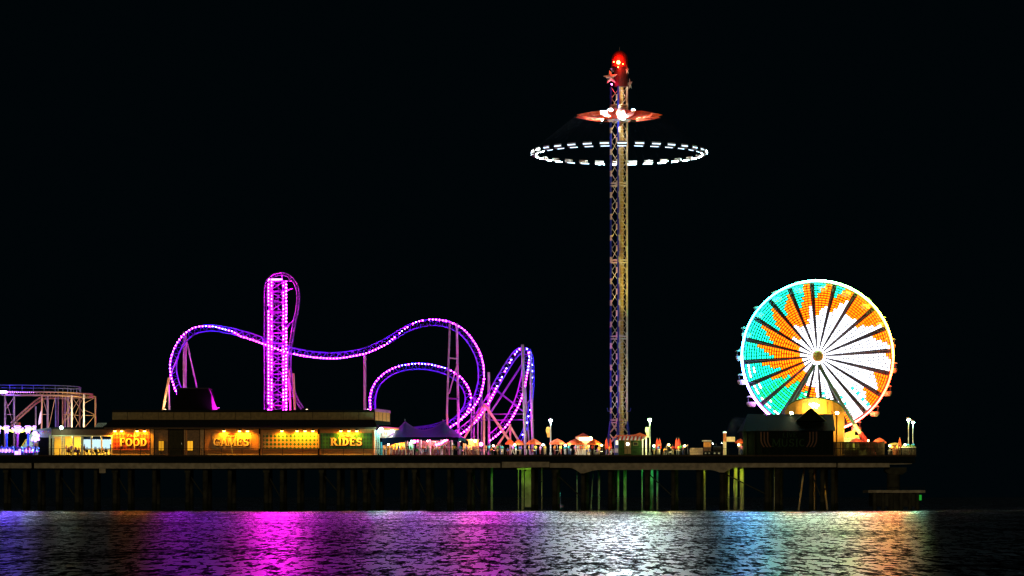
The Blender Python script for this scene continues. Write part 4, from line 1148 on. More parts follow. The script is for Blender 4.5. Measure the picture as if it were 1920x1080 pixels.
# ------------------------------------------------------------------ lamp posts
def post(cx, py, Y, c, s, label, flag=None, pw=350, r=.26):
    p = Vector((X(cx,Y), Y, DECK)); t = thing('lamp_post', label, 'lamp post', p)
    z = Z(py,Y)
    mb = MB(); mb.cyl(p,(p.x,Y,z-.3),.13,steel,8,.08); mb.build('pole', t)
    mb = MB(); mb.cyl(p,p+Vector((0,0,.4)),.22,steel,8); mb.build('base', t)
    mb = MB(); mb.cyl((p.x-.35,Y,z-.05),(p.x+.35,Y,z-.05),.05,steel,6); mb.lathe((p.x,Y,z),[(.30,.12),(.2,.34),(.02,.40)],steel,10); mb.build('lamp_head', t)
    mb = MB(); mb.ball((p.x,Y,z),r,emit('post_lamp_%d'%cx,c,s),10,6,1,1,.7); mb.build('bulb', t)
    light('post_light', (p.x,Y-.2,z-.35), pw*.6, c, t, .2)
    if flag:
        mb = MB(); zz = Z(801,Y); vs = []
        for i in range(5):
            for j in range(2):
                vs.append(Vector((p.x-.12-j*(.55+.15*math.sin(i*1.3)), Y+.08*math.sin(i*1.7+j*2), zz-i*.42)))
        vs += [v+Vector((0,.03,0)) for v in vs]
        mb.add(vs,[(2*i,2*i+1,2*i+3,2*i+2) for i in range(4)]+[(10+2*i,12+2*i,13+2*i,11+2*i) for i in range(4)],flag); mb.build('flag', t)
post(1032.5,788,503,(.7,1,.95),110,'lamp post with white light and orange flag between two open umbrellas',mat('amber_flag',(.7,.28,.04),.7),900)
post(1218.5,787,502.5,(.45,1,.32),160,'lamp post with green white light and pale flag right of the green kiosk',mat('pale_flag',(.75,.6,.45),.7),1300)
post(1703.5,787,504,(.72,1,.35),120,'taller lamp post with yellow green light at the far right end of the pier',None,700)
post(1712,792,507,(.3,1,.8),100,'shorter teal lamp post standing right beside the taller one at the pier end',None,400)
# ------------------------------------------------------------------ tent
def tent():
    t = thing('party_tent', 'large navy two peaked tent canopy sheltering a crowd beside the long building', 'tent', (X(790,505),505,DECK))
    navy = mat('navy_canvas', (.003,.022,.13), .55, vary=.2, scale=1.5)
    x0,x1 = 716,877; Y0,Y1 = 501,511; nu,nv = 46,16
    pk = [(757,Y0+5,3.6),(829,Y0+5,3.6)]
    def zf(px, Y):
        e = Z(819.5)
        if px > 860: e -= (px-860)*.028
        if px < 735: e -= (735-px)*.012
        if px < 757: rg = 2.8*max(0,(px-716)/41)**1.45
        elif px < 829: rg = 1.3+1.5*(abs(px-793)/36)**1.8
        else: rg = 2.8*max(0,(877-px)/48)**1.45
        return e+rg*max(0,1-abs(Y-Y0-5)/5)**1.35
    vs = []; fs = []
    for j in range(nv+1):
        for i in range(nu+1):
            px = x0+(x1-x0)*i/nu; Y = Y0+(Y1-Y0)*j/nv
            vs.append(Vector((X(px,500), Y, zf(px,Y))))
    N = len(vs); vs += [v-Vector((0,0,.05)) for v in vs]
    for j in range(nv):
        for i in range(nu):
            a = j*(nu+1)+i; fs.append((a,a+1,a+nu+2,a+nu+1)); fs.append((N+a,N+a+nu+1,N+a+nu+2,N+a+1))
    mb = MB(); mb.add(vs,fs,navy); c = mb.build('canopy', t, smooth=True)
    mb = MB(); val = mat('navy_valance',(.006,.010,.03),.7,vary=.2)
    for Y in (Y0,Y1):
        mb = MB()
        for i in range(nu):
            pa = x0+(x1-x0)*i/nu; pb = x0+(x1-x0)*(i+1)/nu
            def dr(px): 
                u = (px-x0)/(x1-x0); return .42+.75*max(0,1-u*2.2)**1.5+.35*max(0,(u-.78)*4)
            za,zb = zf(pa,Y),zf(pb,Y)
            v = [(X(pa),Y,za),(X(pb),Y,zb),(X(pb),Y,zb-dr(pb)),(X(pa),Y,za-dr(pa))]
            v += [(a,b+.04,cz) for a,b,cz in v]
            mb.add(v,[(0,1,2,3),(7,6,5,4),(0,4,5,1),(2,6,7,3)],val)
        mb.build('valance', c)
    for cx in (757,829):
        mb = MB(); mb.cyl((X(cx),Y0+5,Z(788)),(X(cx),Y0+5,Z(784)),.05,steel,5); mb.build('finial', t)
    for cx in (719,760,786,804,826,846,872):
        for Y in (Y0+.4, Y1-.5):
            mb = MB(); mb.cyl((X(cx),Y,DECK),(X(cx),Y,zf(cx,Y)),.07,white_paint,8); mb.build('pole', t)
    mb = MB(); mb.add([P(860,821,500.9),P(872,821.5,500.9),P(873,830,500.9),P(869,826.5,500.9),P(864,826.5,500.9),P(859,829,500.9)]+[P(860,821,500.95),P(872,821.5,500.95),P(873,830,500.95),P(869,826.5,500.95),P(864,826.5,500.95),P(859,829,500.95)],[(0,1,2,3,4,5),(11,10,9,8,7,6)],mat('sky_blue_flap',(.02,.32,.62),.6)); mb.build('side_flap', t)
    for px_, c, pw in ((735,(1,.75,.35),260),(770,(.5,.8,1),220),(800,(1,.45,.6),260),(832,(.6,.8,1),240),(862,(1,.8,.4),240)):
        p = Vector((X(px_),505,Z(824)-.15)); mb = MB(); mb.ball(p,.12,emit('tent_lamp_%d'%px_,c,20),8,5); mb.build('tent_lamp', t)  # bulbs added to light the people under the tent
        light('tent_light', p-Vector((0,0,.25)), pw*1.8, c, t, .12)
tent()
# string of rose lamps inside tent, carnival booths behind it
t = thing('lamp_garland', 'garland of round rose coloured lamps hanging inside the tent', 'garland', P(815,830,509))
mb = MB()
for x,y,s in ((777,828,.26),(783,827,.15),(805,824,.15),(813,821.5,.2),(818,834.5,.17),(822.5,832.5,.17),(826.5,831,.17),(830,829,.17),(834,826.5,.17),(838,824.5,.15)):
    mb.ball(P(x,y,509.5),s,emit('garland_lamp',(1,.05,.35),40),8,5)
mb.build('bulbs', t)
mb = MB(); mb.tube([P(777,826,509.5),P(800,821,509.5),P(813,819.5,509.5),P(838,822,509.5)],.02,black_metal,4); mb.tube([P(818,833,509.5),P(838,823,509.5)],.02,black_metal,4); mb.build('wire', t)
def booth(x0,x1,yt,Y,wallm,label,lightc,pw,prizes=True,name='game_booth',glow=None):
    t = thing(name,label,'booth',(X((x0+x1)/2,Y),Y,DECK))
    mb = MB(); mb.pbox(x0,yt,x1,853,Y+2,Y+2.3,wallm); mb.pbox(x0,yt,x0+1.2,853,Y,Y+2,wallm); mb.pbox(x1-1.2,yt,x1,853,Y,Y+2,wallm); mb.build('wall', t)
    mb = MB(); mb.pbox(x0-1,yt-1.5,x1+1,yt-.02,Y-.4,Y+2.6,blue_paint); mb.build('roof', t)
    mb = MB(); mb.pbox(x0+1.4,843,x1-1.4,853,Y,Y+.5,mat('dark_counter',(.10,.02,.02),.6)); mb.build('counter', t)
    if prizes:
        mb = MB(); pc = [mat('prize_%s'%n,c,.6,vary=0) for n,c in (('white',(.8,.8,.75)),('red',(.7,.05,.02)),('orange',(.8,.3,.02)),('brown',(.12,.05,.02)),('yellow',(.8,.6,.05)))]
        y = yt+3
        while y < 842:
            x = x0+3+random.random()
            while x < x1-2.5:
                mb.ball(P(x,y+random.uniform(-.5,.5),Y+1.6),W(random.uniform(.7,1.15)),random.choice(pc),7,5); x += random.uniform(2.1,3.4)
            y += 3.1
        mb.build('prizes', t)
    light('booth_light', Vector((X((x0+x1)/2,Y),Y+.6,Z(yt+2,Y))), pw*1.5, lightc, t, .2)
ylw = mat('bright_yellow_board',(.75,.36,.02),.6,vary=.2,scale=4)
booth(718,727,822,512,ylw,'narrow orange yellow game booth at the left edge of the tent',(1,.72,.2),300)
booth(729,762,822,513,ylw,'wide yellow game booth hung with prizes behind the tent crowd',(1,.72,.2),900)
booth(766,775,824,513,mat('mint_board',(.35,.6,.4),.6),'narrow mint green booth with yellow top behind the tent crowd',(.7,1,.7),200,False)
booth(780,843,826,514,mat('plum_board',(.30,.10,.16),.6,vary=.3),'long plum coloured booth under the coaster, seen through the tent',(1,.55,.40),350,True)
booth(868,898,824,511,mat('tan_slats',(.55,.30,.12),.6,vary=.3),'tan slatted booth with amber lamp at right of the tent',(1,.6,.2),450,False)
mb = MB(); p = P(891,827,508.5); mb.ball(p,.24,emit('amber_star_lamp',(1,.50,.06),80),10,6); 
t = thing('amber_lamp', 'star bright amber lamp on short post beside the tan slatted booth', 'lamp', (p.x,p.y,DECK)); mb.build('bulb', t)
mb = MB(); mb.cyl((p.x,p.y,DECK),(p.x,p.y,p.z-.2),.06,black_metal,6); mb.build('post', t); light('amber_light', p+Vector((0,-.5,0)), 260, (1,.6,.15), t, .15)
t = tag((lambda b:(b.ball(P(902,833,505),.28,emit('rose_globe_lamp',(1,.1,.6),40),10,6), b.cyl(P(902,835.5,505),(X(902,505),505,DECK),.04,black_metal,6), b.build('globe_lamp'))[-1])(MB()),'rose globe lamp on a thin stem right of the amber lamp','lamp')
# corner column with the bright cyan-white light
t = thing('corner_gate', 'brightly lit pale lattice gate column at the right end of the long building', 'gate column', (X(708),501.2,DECK))
pale = mat('pale_teal_paint', (.55,.75,.70), .5, vary=.15)  # lamp's cyan put into the white lattice colour; roof slats are teal
for x in (703.6,707.5,711.5):
    mb = MB(); mb.pbox(x-.6,806,x+.6,853,501,501.3,pale); mb.build('post', t)
mb = MB(); y = 809
while y < 851: mb.cyl(P(703.6,y,501.15),P(711.5,y+3.4,501.15),.05,pale,5); mb.cyl(P(711.5,y,501.15),P(703.6,y+3.4,501.15),.05,pale,5); y += 4.2
mb.build('lattice', t)
mb = MB(); mb.ball(P(714.5,806,500.6),.36,emit('cyan_white_flood',(.35,1,.85),60),12,8); mb.build('flood_lamp', t)
mb = MB(); mb.cyl(P(714.5,806,500.8),P(711.5,806,501.1),.07,black_metal,6); mb.build('lamp_arm', t)
light('gate_light', P(714.5,806,499.6), 260, (.5,1,.85), t, .3)
t = thing('snack_shop', 'brightly lit snack shop front with white panels and rainbow canopy edge', 'shop', (X(728,506),506,DECK))
mb = MB(); mb.pbox(712,806,752,821,506,508,white_paint); mb.build('wall', t)
mb = MB(); mb.pprism([(713,799.5),(748,802.5),(748,804.4),(713,802)],505,508,mat('magenta_edge',(.7,.04,.3),.5)); mb.pprism([(713,802.1),(748,804.5),(748,806.6),(713,804.6)],505,508,mat('yellow_edge',(.8,.5,.03),.5)); mb.build('canopy_edge', t)
mb = MB(); mb.pbox(717,806,729,817,505.8,505.98,emit('snack_panel',(1,.92,.75),1.3)); mb.build('menu_panel', t)
mb = MB(); glyph(mb,'M',X(719.5,505.7),Z(815.5,505.7),W(6),W(4.5),505.7,mat('yellow_m',(.9,.55,.02),.5)); mb.build('panel_letter', t)
mb = MB(); mb.ball(P(733,809,505.7),.22,emit('rose_bulb_soft',(1,.3,.9),10),8,5); mb.ball(P(737,808.6,505.7),.2,emit('white_bulb_soft',(1,1,1),10),8,5); mb.build('bulb', t)
light('snack_light', P(732,812,503.8), 110, (1,.9,.6), t, .2)
mb = MB(); mb.pbox(713.5,829,717,853,502.6,503,mat('cyan_panel',(.03,.45,.65),.5)); tag(mb.build('cyan_panel'),'upright cyan panel at the left end of the tent','panel')

# ------------------------------------------------------------------ left: glass cafe
def cafe():
    t = thing('cafe_pavilion', 'yellow lit cafe pavilion with open front left of the FOOD sign', 'building', (X(150),505,DECK))
    br = mat('brown_header', (.14,.065,.03), .8, vary=.2); wb = mat('white_trim_board',(.8,.7,.4),.6)
    mb = MB(); mb.pbox(97,804,210,816,502,502.4,br); mb.build('header', t)
    mb = MB(); mb.pbox(95,801,211,804,501.4,512,dark_roof); mb.build('roof', t)
    back = mat('cream_back_wall',(.7,.55,.22),.7,vary=.1)
    mb = MB(); mb.pbox(92,817,211,853,511,511.3,back); mb.build('wall', t)
    mb = MB(); mb.pbox(95,816.05,211,816.6,502,511,back); mb.build('ceiling', t)
    for x in (93,99,116,120,137,152.5,155,171,190,209.5):
        mb = MB(); mb.pbox(x-1,816.2,x+1,853,501.9,502.3,wb); mb.build('post', t)
    mb = MB(); mb.pbox(97,816.4,210,818,501.8,502.2,wb); mb.build('top_rail', t)
    for a, b in ((156.5,169.5),(173,188.5),(192,208)):
        mb = MB(); mb.pbox(a,819,b,841,510.5,510.9,emit('pale_shop_glow',(.62,.9,1),1.1)); w = mb.build('display_window', t)  # back wall panel made to glow in place of its lamplight
        mb = MB(); 
        n = 5
        for k in range(n):
            x0 = a+(b-a)*k/n; x1 = a+(b-a)*(k+1)/n; mb.pprism([(x0,818.5),(x1,818.5),(x1,823),((x0+x1)/2,824.5),(x0,823)],505,505.2,mat('blue_valance',(.01,.10,.65),.6))
        mb.build('valance', w)
    for x in (106,126,145,163,180,200):
        p = Vector((X(x),506,Z(818))); mb = MB(); mb.ball(p,.13,emit('cafe_lamp',(1,.7,.2),8),8,5); mb.build('ceiling_lamp', t)
        light('cafe_light', p-Vector((0,0,.3)), 900 if x<150 else 700, (1,.60,.08), t, .12, 'SPOT', p+Vector((0,2.6,-3)), 125, .5)
    mb = MB(); mb.pbox(71,820,91.5,853,503,509,mat('black_shed',(.006,.008,.008),.9)); tag(mb.build('dark_kiosk'),'black unlit kiosk between the glowing ride and the cafe pavilion','kiosk')
    mb = MB(); gp = mat('pale_green_canopy',(.45,.60,.35),.6,vary=.1)  # green of the lamplight put into the canopy colour
    mb.pprism([(62,806),(97,801.5),(120,800.5),(120,802),(97,803.5),(62,808)],502,506,gp); tag(mb.build('entrance_canopy'),'thin pale green canopy edge running to the star bright lamp','canopy')
    s = thing('mosaic_sign','pale green sign board with rows of coloured marks left of the bright lamp','sign',(X(86),504,Z(821)))
    mb = MB(); mb.pprism([(72,808),(97,804.2),(97,822),(85,820),(77,823)],504,504.3,mat('sage_board',(.40,.55,.40),.6)); mb.build('board', s)
    mb = MB(); random.seed(3)
    for k in range(16):
        for j in range(2):
            x = 77+k*1.15; m = random.choice([mat('mark_pink',(.8,.1,.4),.6,vary=0),mat('mark_yellow',(.8,.6,.1),.6,vary=0),mat('mark_white',(.8,.8,.8),.6,vary=0)])
            if random.random()<.8: mb.pbox(x,807.3+j*3,x+.8,809.3+j*3+random.random()*.6,503.93,503.998,m)
    mb.build('lettering', s)
    L = thing('star_lamp','star bright white green lamp on the roof edge over the cafe pavilion','lamp',P(115,804,501.2))
    mb = MB(); mb.ball(P(115,802,500.9),.28,emit('green_white_flood',(.5,1,.80),25),12,8); mb.build('bulb', L)
    mb = MB(); mb.cyl(P(115,804,501.3),P(115,802.5,501.1),.07,black_metal,6); mb.build('bracket', L)
    light('star_light', P(115,803,499.9), 160, (.6,1,.8), L, .3)
    q = thing('tilted_panel','tilted teal slatted panel on the roof above the cafe pavilion','panel',P(185,803,504))
    for k in range(6):
        mb = MB(); x=176+k*3; mb.add([P(x,803,504),P(x+2.4,803,504),P(x+9.6,793.5,505),P(x+7.2,793.5,505),P(x,803,504.15),P(x+2.4,803,504.15),P(x+9.6,793.5,505.15),P(x+7.2,793.5,505.15)],[(0,1,2,3),(7,6,5,4),(0,4,5,1),(1,5,6,2),(2,6,7,3),(3,7,4,0)],pale); mb.build('slat', q)
    mb = MB(); mb.cyl(P(176,803,504.1),P(193,803,504.1),.06,pale,5); mb.cyl(P(184,793.6,505.1),P(200,793.6,505.1),.06,pale,5); mb.build('frame', q)
    light('panel_light', P(172,806,502.6), 60, (.6,1,.85), q, .1)
cafe()
# ------------------------------------------------------------------ left: glowing ride
def glow_ride():
    t = thing('carousel_ride','dazzling blue and white lit ride with ring topped pylons at the far left','ride',(X(20,506),506,DECK))
    wb = emit('ring_white',(.6,.30,1),3.4); bb = mat('cobalt_post',(.01,.06,.75),.5)
    mb = MB(); mb.lathe((X(12,507),507,DECK),[(0,.0),(6.6,0),(6.6,.34),(0,.36)],mat('platform_blue',(.05,.08,.6),.5),40); mb.build('platform', t)
    mb = MB()
    for k in range(64):
        a = 2*math.pi*k/64; mb.ball((X(12,507)+6.65*math.cos(a),507+6.65*math.sin(a)*.95,DECK+.2),.09,wb if k%3 else emit('edge_blue',(.03,.05,1),9),6,4)
    mb.build('edge_lights', t)
    for x, Y, c in ((-3,503,1),(12.5,502.6,1),(33,502.2,1.25),(52.5,502.8,1.1),(64.5,504,.55)):
        w = c
        mb = MB(); mb.pbox(x-1.7,812,x+1.7,845,Y,Y+.35,bb if x != 33 else mat('pink_post',(.65,.04,.35),.5)); p = mb.build('pylon', t)
        for j,(yy,r) in enumerate(((800,5.0),(804,4.2),(808,3.6),(811.5,2.9))):
            mb = MB(); cc = P(x,yy,Y+.1); n = 24; rr = W(r)*w
            ring = [cc+Vector((math.cos(2*math.pi*k/n)*rr, math.sin(2*math.pi*k/n)*rr, math.sin(2*math.pi*k/n)*-.10+ .0)) for k in range(n+1)]
            mb.tube(ring,.07,wb,6); mb.build('ring_light', p)
        if x == 33:
            for s in (-1,1): mb = MB(); mb.cyl(P(x+s*3,809,Y),P(x+s*11,802.5,Y),.16,wb,6); mb.build('tube_light', p)
        light('pylon_light', P(x,812,Y-1.4), 200, (.18,.2,1), p, .2)
    for a,b in (((3,802),(9,804.5)),((17,806.5),(25,809.5)),((39,809.8),(48,807)),((57,805),(62,804)),((45,808),(60,803.5))):
        mb = MB(); mb.cyl(P(*a,504),P(*b,504),.13,emit('lime_tube',(.7,1,.12),5),6); mb.build('lime_tube', t)
    # ride cars: low benches with white glowing fronts and blue lamps
    for k,(x,Y) in enumerate(((3,501.5),(9,502),(16,501.2),(22,501.8),(33,500.8),(45,501.6),(54,501.4),(64,501.9))):
        mb = MB(); c = Vector((X(x,Y),Y,DECK+.36)); big = (x == 33)
        s = 1.0 if big else .55
        mb.box(c+Vector((-s*.62,0,0)),c+Vector((s*.62,.8,.35)),mat('car_shell',(.10,.15,.7),.4)); mb.box(c+Vector((-s*.6,.62,.35)),c+Vector((s*.6,.8,.95)),mat('car_shell',(.10,.15,.7))); cr = mb.build('car', t)
        mb = MB()
        if big: mb.box(c+Vector((-.52,-.1,-.3)),c+Vector((.52,-.02,.30)),wb); mb.box(c+Vector((.15,-.1,.31)),c+Vector((.5,-.02,.62)),wb)
        else:
            for q in range(4): mb.box(c+Vector((-.42+q*.24,-.08,.05+.12*(q%2))),c+Vector((-.30+q*.24,-.01,.75-.2*((k+q)%2))),wb if (k%2==0 and k<4) else emit('car_blue_lamp',(.08,.15,1),8) if q%2 else emit('car_pink_lamp',(1,.15,.7),5))
        mb.build('car_light', cr)
    random.seed(11)
    mb = MB()
    for k in range(70):
        mb.ball((X(random.uniform(0,70)),random.uniform(501.5,504),Z(random.uniform(838,851))),random.uniform(.05,.1),random.choice([emit('car_blue_lamp',(.08,.15,1),8),emit('edge_blue',(.03,.05,1),9),emit('car_pink_lamp',(1,.15,.7),5),emit('cyan_spark',(.1,.8,1),8)]),5,4)
    mb.build('spark_lights', t)
    w = thing('cloud_sign','blazing white cloud shaped light sign on a white box stand','light sign',(X(67),502.5,DECK))
    mb = MB()
    for x,y,r in ((66,813,5),(71,817,4),(63,821,3.6),(69,822,4.6),(72,824,2.6),(60,825,2.4),(66,826,3)): mb.ball(P(x,y,502.5),W(r),wb,12,8,1,.35,1)
    mb.build('cloud', w)
    mb = MB(); mb.pbox(63.5,829,71,853,502.4,503.2,white_paint); mb.build('stand', w)
    mb = MB(); mb.pbox(64,831,70.5,837,502.3,502.395,mat('orange_card',(.7,.25,.05),.6)); mb.build('card', w)
    sl = thing('slide','sage green slide with yellow edge behind the ride pylons','slide',(X(52,508),508,DECK))
    mb = MB(); mb.pprism([(38,853),(38,843),(49,824),(60,810),(63,810),(60,853)],508,509,mat('sage_board',(.40,.55,.40))); mb.build('side_panel', sl)
    mb = MB(); mb.cyl(P(37,843.5,507.9),P(49.5,823.5,507.9),.14,mat('yellow_edge',(.8,.5,.03)),6); mb.build('handrail', sl)
    mb = MB(); mb.pbox(35.5,791.5,37.5,800,507,507.4,orange_canvas); mb.pbox(30,792,35.4,799,507,507.4,mat('brown_box',(.3,.12,.05),.6)); tag(mb.build('cargo_box'),'small orange and brown box high above the middle ring topped pylon','box')
    light('slide_light', P(56,820,505), 250, (.8,1,.8), sl, .2)
glow_ride()
# ------------------------------------------------------------------ left: small coaster on posts
def small_coaster():
    t = thing('small_coaster','small steel coaster with round elevated helix on tall beige posts','roller coaster',(X(90,522),522,DECK))
    tan = mat('tan_track_paint',(.52,.34,.16),.5,vary=.1); Y = 522
    def pth(pts,Y=Y): return spline([P(*q) if len(q)==3 else P(*q,Y) for q in pts],.8)[0]
    main = pth([(-30,734,526),(0,734.5,525),(40,735,522),(78,735,519),(110,735.5,517),(140,737,517),(165,738.5,520),(174,739,524),(165,740,529),(140,740.5,532),(110,741,532),(85,742,529),(70,749,526),(50,766,523),(28,786,521),(18,797,520)])
    mb = MB()
    for dz in (0,-.55):
        mb.tube([p+Vector((0,0,dz)) for p in main],.11 if dz==0 else .16,tan,6)
    tr = mb.build('track', t)
    mb = MB()
    fr = frames(main)
    for i,p in enumerate(main):
        mb.cyl(p+Vector((0,-.5,0)),p+Vector((0,.5,0)),.05,tan,4,cap=False); mb.cyl(p,p+Vector((0,0,-.5)),.05,tan,4,cap=False)
    mb.tube([p+Vector((0,-.5,.03)) for p in main],.09,tan,5); mb.build('cross_ties', tr)
    # lamps on the straight left part
    mb = MB()
    for x in range(-3,13): mb.ball(P(x,735,521.2),.12,emit('lilac_lamp',(.12,.05,1),800),6,4)
    for k in range(16): mb.ball(P(15+k*4,735.5,520),.055,emit('lilac_small',(.5,.2,1),12),5,4)
    mb.build('light_string', tr)
    hand = mat('blue_grey_rail',(.18,.22,.42),.5)
    mb = MB(); rp = pth([(-30,722,528),(40,722,526),(110,723,522),(145,725,522),(152,727,525),(150,730,529)]); mb.tube(rp,.06,hand,5); mb.tube([p-Vector((0,0,.5)) for p in rp],.035,hand,4)
    for p in rp[::3]: mb.cyl(p,p-Vector((0,0,1.2)),.04,hand,4)
    mb.build('walkway_rail', t)
    mb = MB()
    for x in (109,118,127,133,138,144,150): mb.cyl(P(x,728,520),P(x,738,520),.05,hand,4)
    mb.cyl(P(109,728,520),P(151,728.5,520),.05,hand,4); mb.build('maintenance_cage', t)
    posts = [(9.5,739,9.5,518,mauve,4),(26.5,740,26.5,520,mauve,4),(67,762,67,524,steel,3),(79,739,77,517,tan,3),(89.5,741,89.5,521,mauve,4),(104.5,745,104.5,528,hand,3),(109,741,109,529,mauve,2.5),(117.5,741,117.5,527,tan,3.2),(122,744,122,531,mauve,3),(127.5,740,128.5,523,mauve,5),(134.5,741,134.5,516.5,white_paint,3.2),(149.5,741,149.5,530,tan,3),(157.5,739,157.5,517,white_paint,3.4),(179,744,179,522,tan,3.4)]
    for x0,y0,x1,Y_,m,w in posts:
        mb = MB(); a = P(x0,y0,Y_); b = P(x1,800,Y_); b.z = DECK; mb.cyl(a,b,W(w/2),m,8); mb.build('post', t)
    mb = MB()
    for a,b in (((9,745),(26,798)),((26,745),(9,770)),((79,742),(90,780)),((104,742),(92,800)),((135,742),(117,798)),((157,742),(135,790)),((135,745),(157,775)),((157,775),(141,803)),((157,768),(179,778)),((179,745),(157,757)),((179,778),(160,800)),((122,745),(150,800)),((150,745),(122,790)),((80,777),(92,777)),((118,777),(150,779)),((157,779),(178,779)),((13,777),(26,777)),((26,739),(13,739)),((157,743),(180,743.5))):
        mb.cyl(P(*a,521.5),P(*b,521.5),.06,tan,5)
    mb.build('cross_bracing', t)
    mb = MB()
    vs=[P(78,768,516),P(75,775,516),P(72,790,516),P(72,797,516),P(77,793,516),P(77.5,780,516)]; vs+=[v+Vector((0,.05,0)) for v in vs]
    mb.add(vs,[(0,1,2,3,4,5),(11,10,9,8,7,6)],white_paint); tag(mb.build('hanging_banner'),'limp white banner hanging from a post of the small coaster','banner')
    light('helix_light', P(130,796,512), 2200, (1,.62,.36), t, .3, 'SPOT', P(125,745,524), 130); light('helix_light', P(40,790,512), 1500, (.55,.3,1), t, .3, 'SPOT', P(35,740,524), 130)  # spots without fixtures, added to light the small coaster
    light('helix_light', P(160,798,514), 1000, (1,.75,.3), t, .3, 'SPOT', P(155,745,524), 120)
small_coaster()

# ------------------------------------------------------------------ right terrace pieces
t = thing('meat_smoker','black barrel smoker trailer with orange cab and white plank roof','smoker',(X(1335,502),502,DECK))
mb = MB(); mb.cyl(P(1338,841,502.4),P(1353,841,502.4),.42,black_metal,14); mb.pbox(1319,846,1354,848,502,502.9,black_metal); mb.build('barrel', t)
mb = MB(); mb.pbox(1320,829,1333,838,502.1,503,mat('orange_cab',(.6,.25,.05),.6,vary=.2)); mb.pbox(1320,838.02,1333,846,502.1,503,mat('brown_cab',(.10,.05,.02),.6)); mb.build('cab', t)
mb = MB(); mb.pbox(1317,825.5,1334,827.6,501.8,503.4,white_paint); mb.build('roof', t)
mb = MB(); 
for x in (1319,1333): mb.pbox(x-.4,827.6,x+.4,829.5,502.2,502.4,black_metal)
mb.build('roof_post', t)
for x in (1329.5,1340,1323,1348):
    mb = MB(); c = P(x,849.7,501.95); mb.cyl(c,c+Vector((0,.12,0)),.30,black_metal,14); w = mb.build('wheel', t)
    mb = MB(); mb.cyl(c-Vector((0,.03,0)),c-Vector((0,.002,0)),.14,steel,10); mb.build('hub_cap', w)
mb = MB(); mb.cyl(P(1343,837.5,502.4),P(1343,831,502.4),.08,black_metal,8); mb.build('chimney', t)
for a in ((1336,831),(1337,833),(1353,831)):
    mb = MB(); mb.ball(P(*a,502),.07,emit('cab_lamp',(.8,1,.9),12),6,4); mb.build('lamp', t)
t = thing('pillar_sign','white and orange pillar with lit cap and blank cream sign arm','sign',(X(1359,503),503,DECK))
mb = MB(); mb.pbox(1356,828,1362,853,503,503.5,cream); mb.build('pillar_base', t)
mb = MB(); mb.pbox(1356.3,812,1361.7,827.97,503.03,503.47,mat('brick_orange',(.55,.17,.05),.7)); mb.build('pillar_top', t)
mb = MB(); mb.lathe(P(1359,812,503.25),[(.3,0),(.3,.22),(0,.3)],emit('pale_cap_lamp',(.7,1,.75),1.6),10); mb.build('cap_lamp', t)
mb = MB(); mb.pbox(1362.2,819,1378,828,503.1,503.3,cream); mb.build('sign_arm', t)
light('pillar_light', P(1366,833,500.9), 90, (1,.85,.4), t, .15)
t = thing('barrier_fence','pale metal picket barrier left of the smoker trailer','fence',(X(1306,501.5),501.5,DECK))
mb = MB()
for k in range(16): x = 1294+k*1.55; mb.cyl(P(x,840.5,501.5),(X(x,501.5),501.5,DECK),.035,cream,4)
mb.build('pickets', t)
mb = MB(); 
for y in (840.5,851): mb.cyl(P(1293.5,y,501.5),P(1318,y,501.5),.04,cream,5)
mb.build('rail', t)
light('barrier_light', P(1306,836,499.2), 50, (1,.85,.4), t, .1)
t = thing('slatted_fence','tall dark slatted timber fence below the red wheel leg','fence',(X(1610),500.8,DECK))
dw = mat('dark_timber',(.05,.035,.02),.8,vary=.4,scale=2)
mb = MB(); x = 1563.2
while x < 1657: w = random.uniform(1.5,2.1); mb.pbox(x,828.5,x+w,852.8,500.8,500.87,dw); x += w+random.choice((.12,.2,.2,.6))
mb.build('slats', t)
mb = MB()
for y in (829,840,851): mb.pbox(1563,y,1658,y+1.1,500.9,500.98,dw)
mb.build('rail', t)
for x in (1563,1594,1626,1657): mb = MB(); mb.pbox(x-.7,828,x+.7,853,500.99,501.15,dw); mb.build('post', t)
mb = MB()
for x in (1565,1573,1581): mb.pbox(x,830,x+.5,851,500.74,500.795,cream)
t = thing('gravel_bin','dark slatted planter box at the far right corner of the deck','planter',(X(1704),501,DECK))
mb = MB(); 
for k in range(9): x=1691+k*3; mb.pbox(x,839,x+2.6,852.8,500.6,500.72,dw)
mb.build('slats', t)
mb = MB(); mb.pbox(1691,838,1718,839,500.5,502.2,cream); mb.build('rim', t)
mb = MB()
for k in range(26): mb.ball(P(random.uniform(1691,1716),836.6+random.uniform(-1,1),501.4),.12+random.random()*.12,mat('planter_leaves',(.10,.20,.04),.7,vary=.3),6,4)
mb.build('plant', t)
for a,m,l in ((1701,'blue cushion','left'),(1712,'blue cushion','right')):
    mb = MB(); mb.box(P(a,833.5,501.4)-Vector((.25,.1,.1)),P(a,833.5,501.4)+Vector((.25,.1,.1)),mat('bright_blue_paint',(.02,.35,.75),.5)); tag(mb.build('blue_flag'),'tiny bright blue pennant over the corner planter, the %s one of two'%l,'pennant','blue pennants')
for px_,c,pw in ((1640,(1,.75,.25),300),(1672,(1,.9,.3),250),(1695,(.9,1,.4),160)):
    light('terrace_light', P(px_,835,503), pw, c, None, .15) if False else None

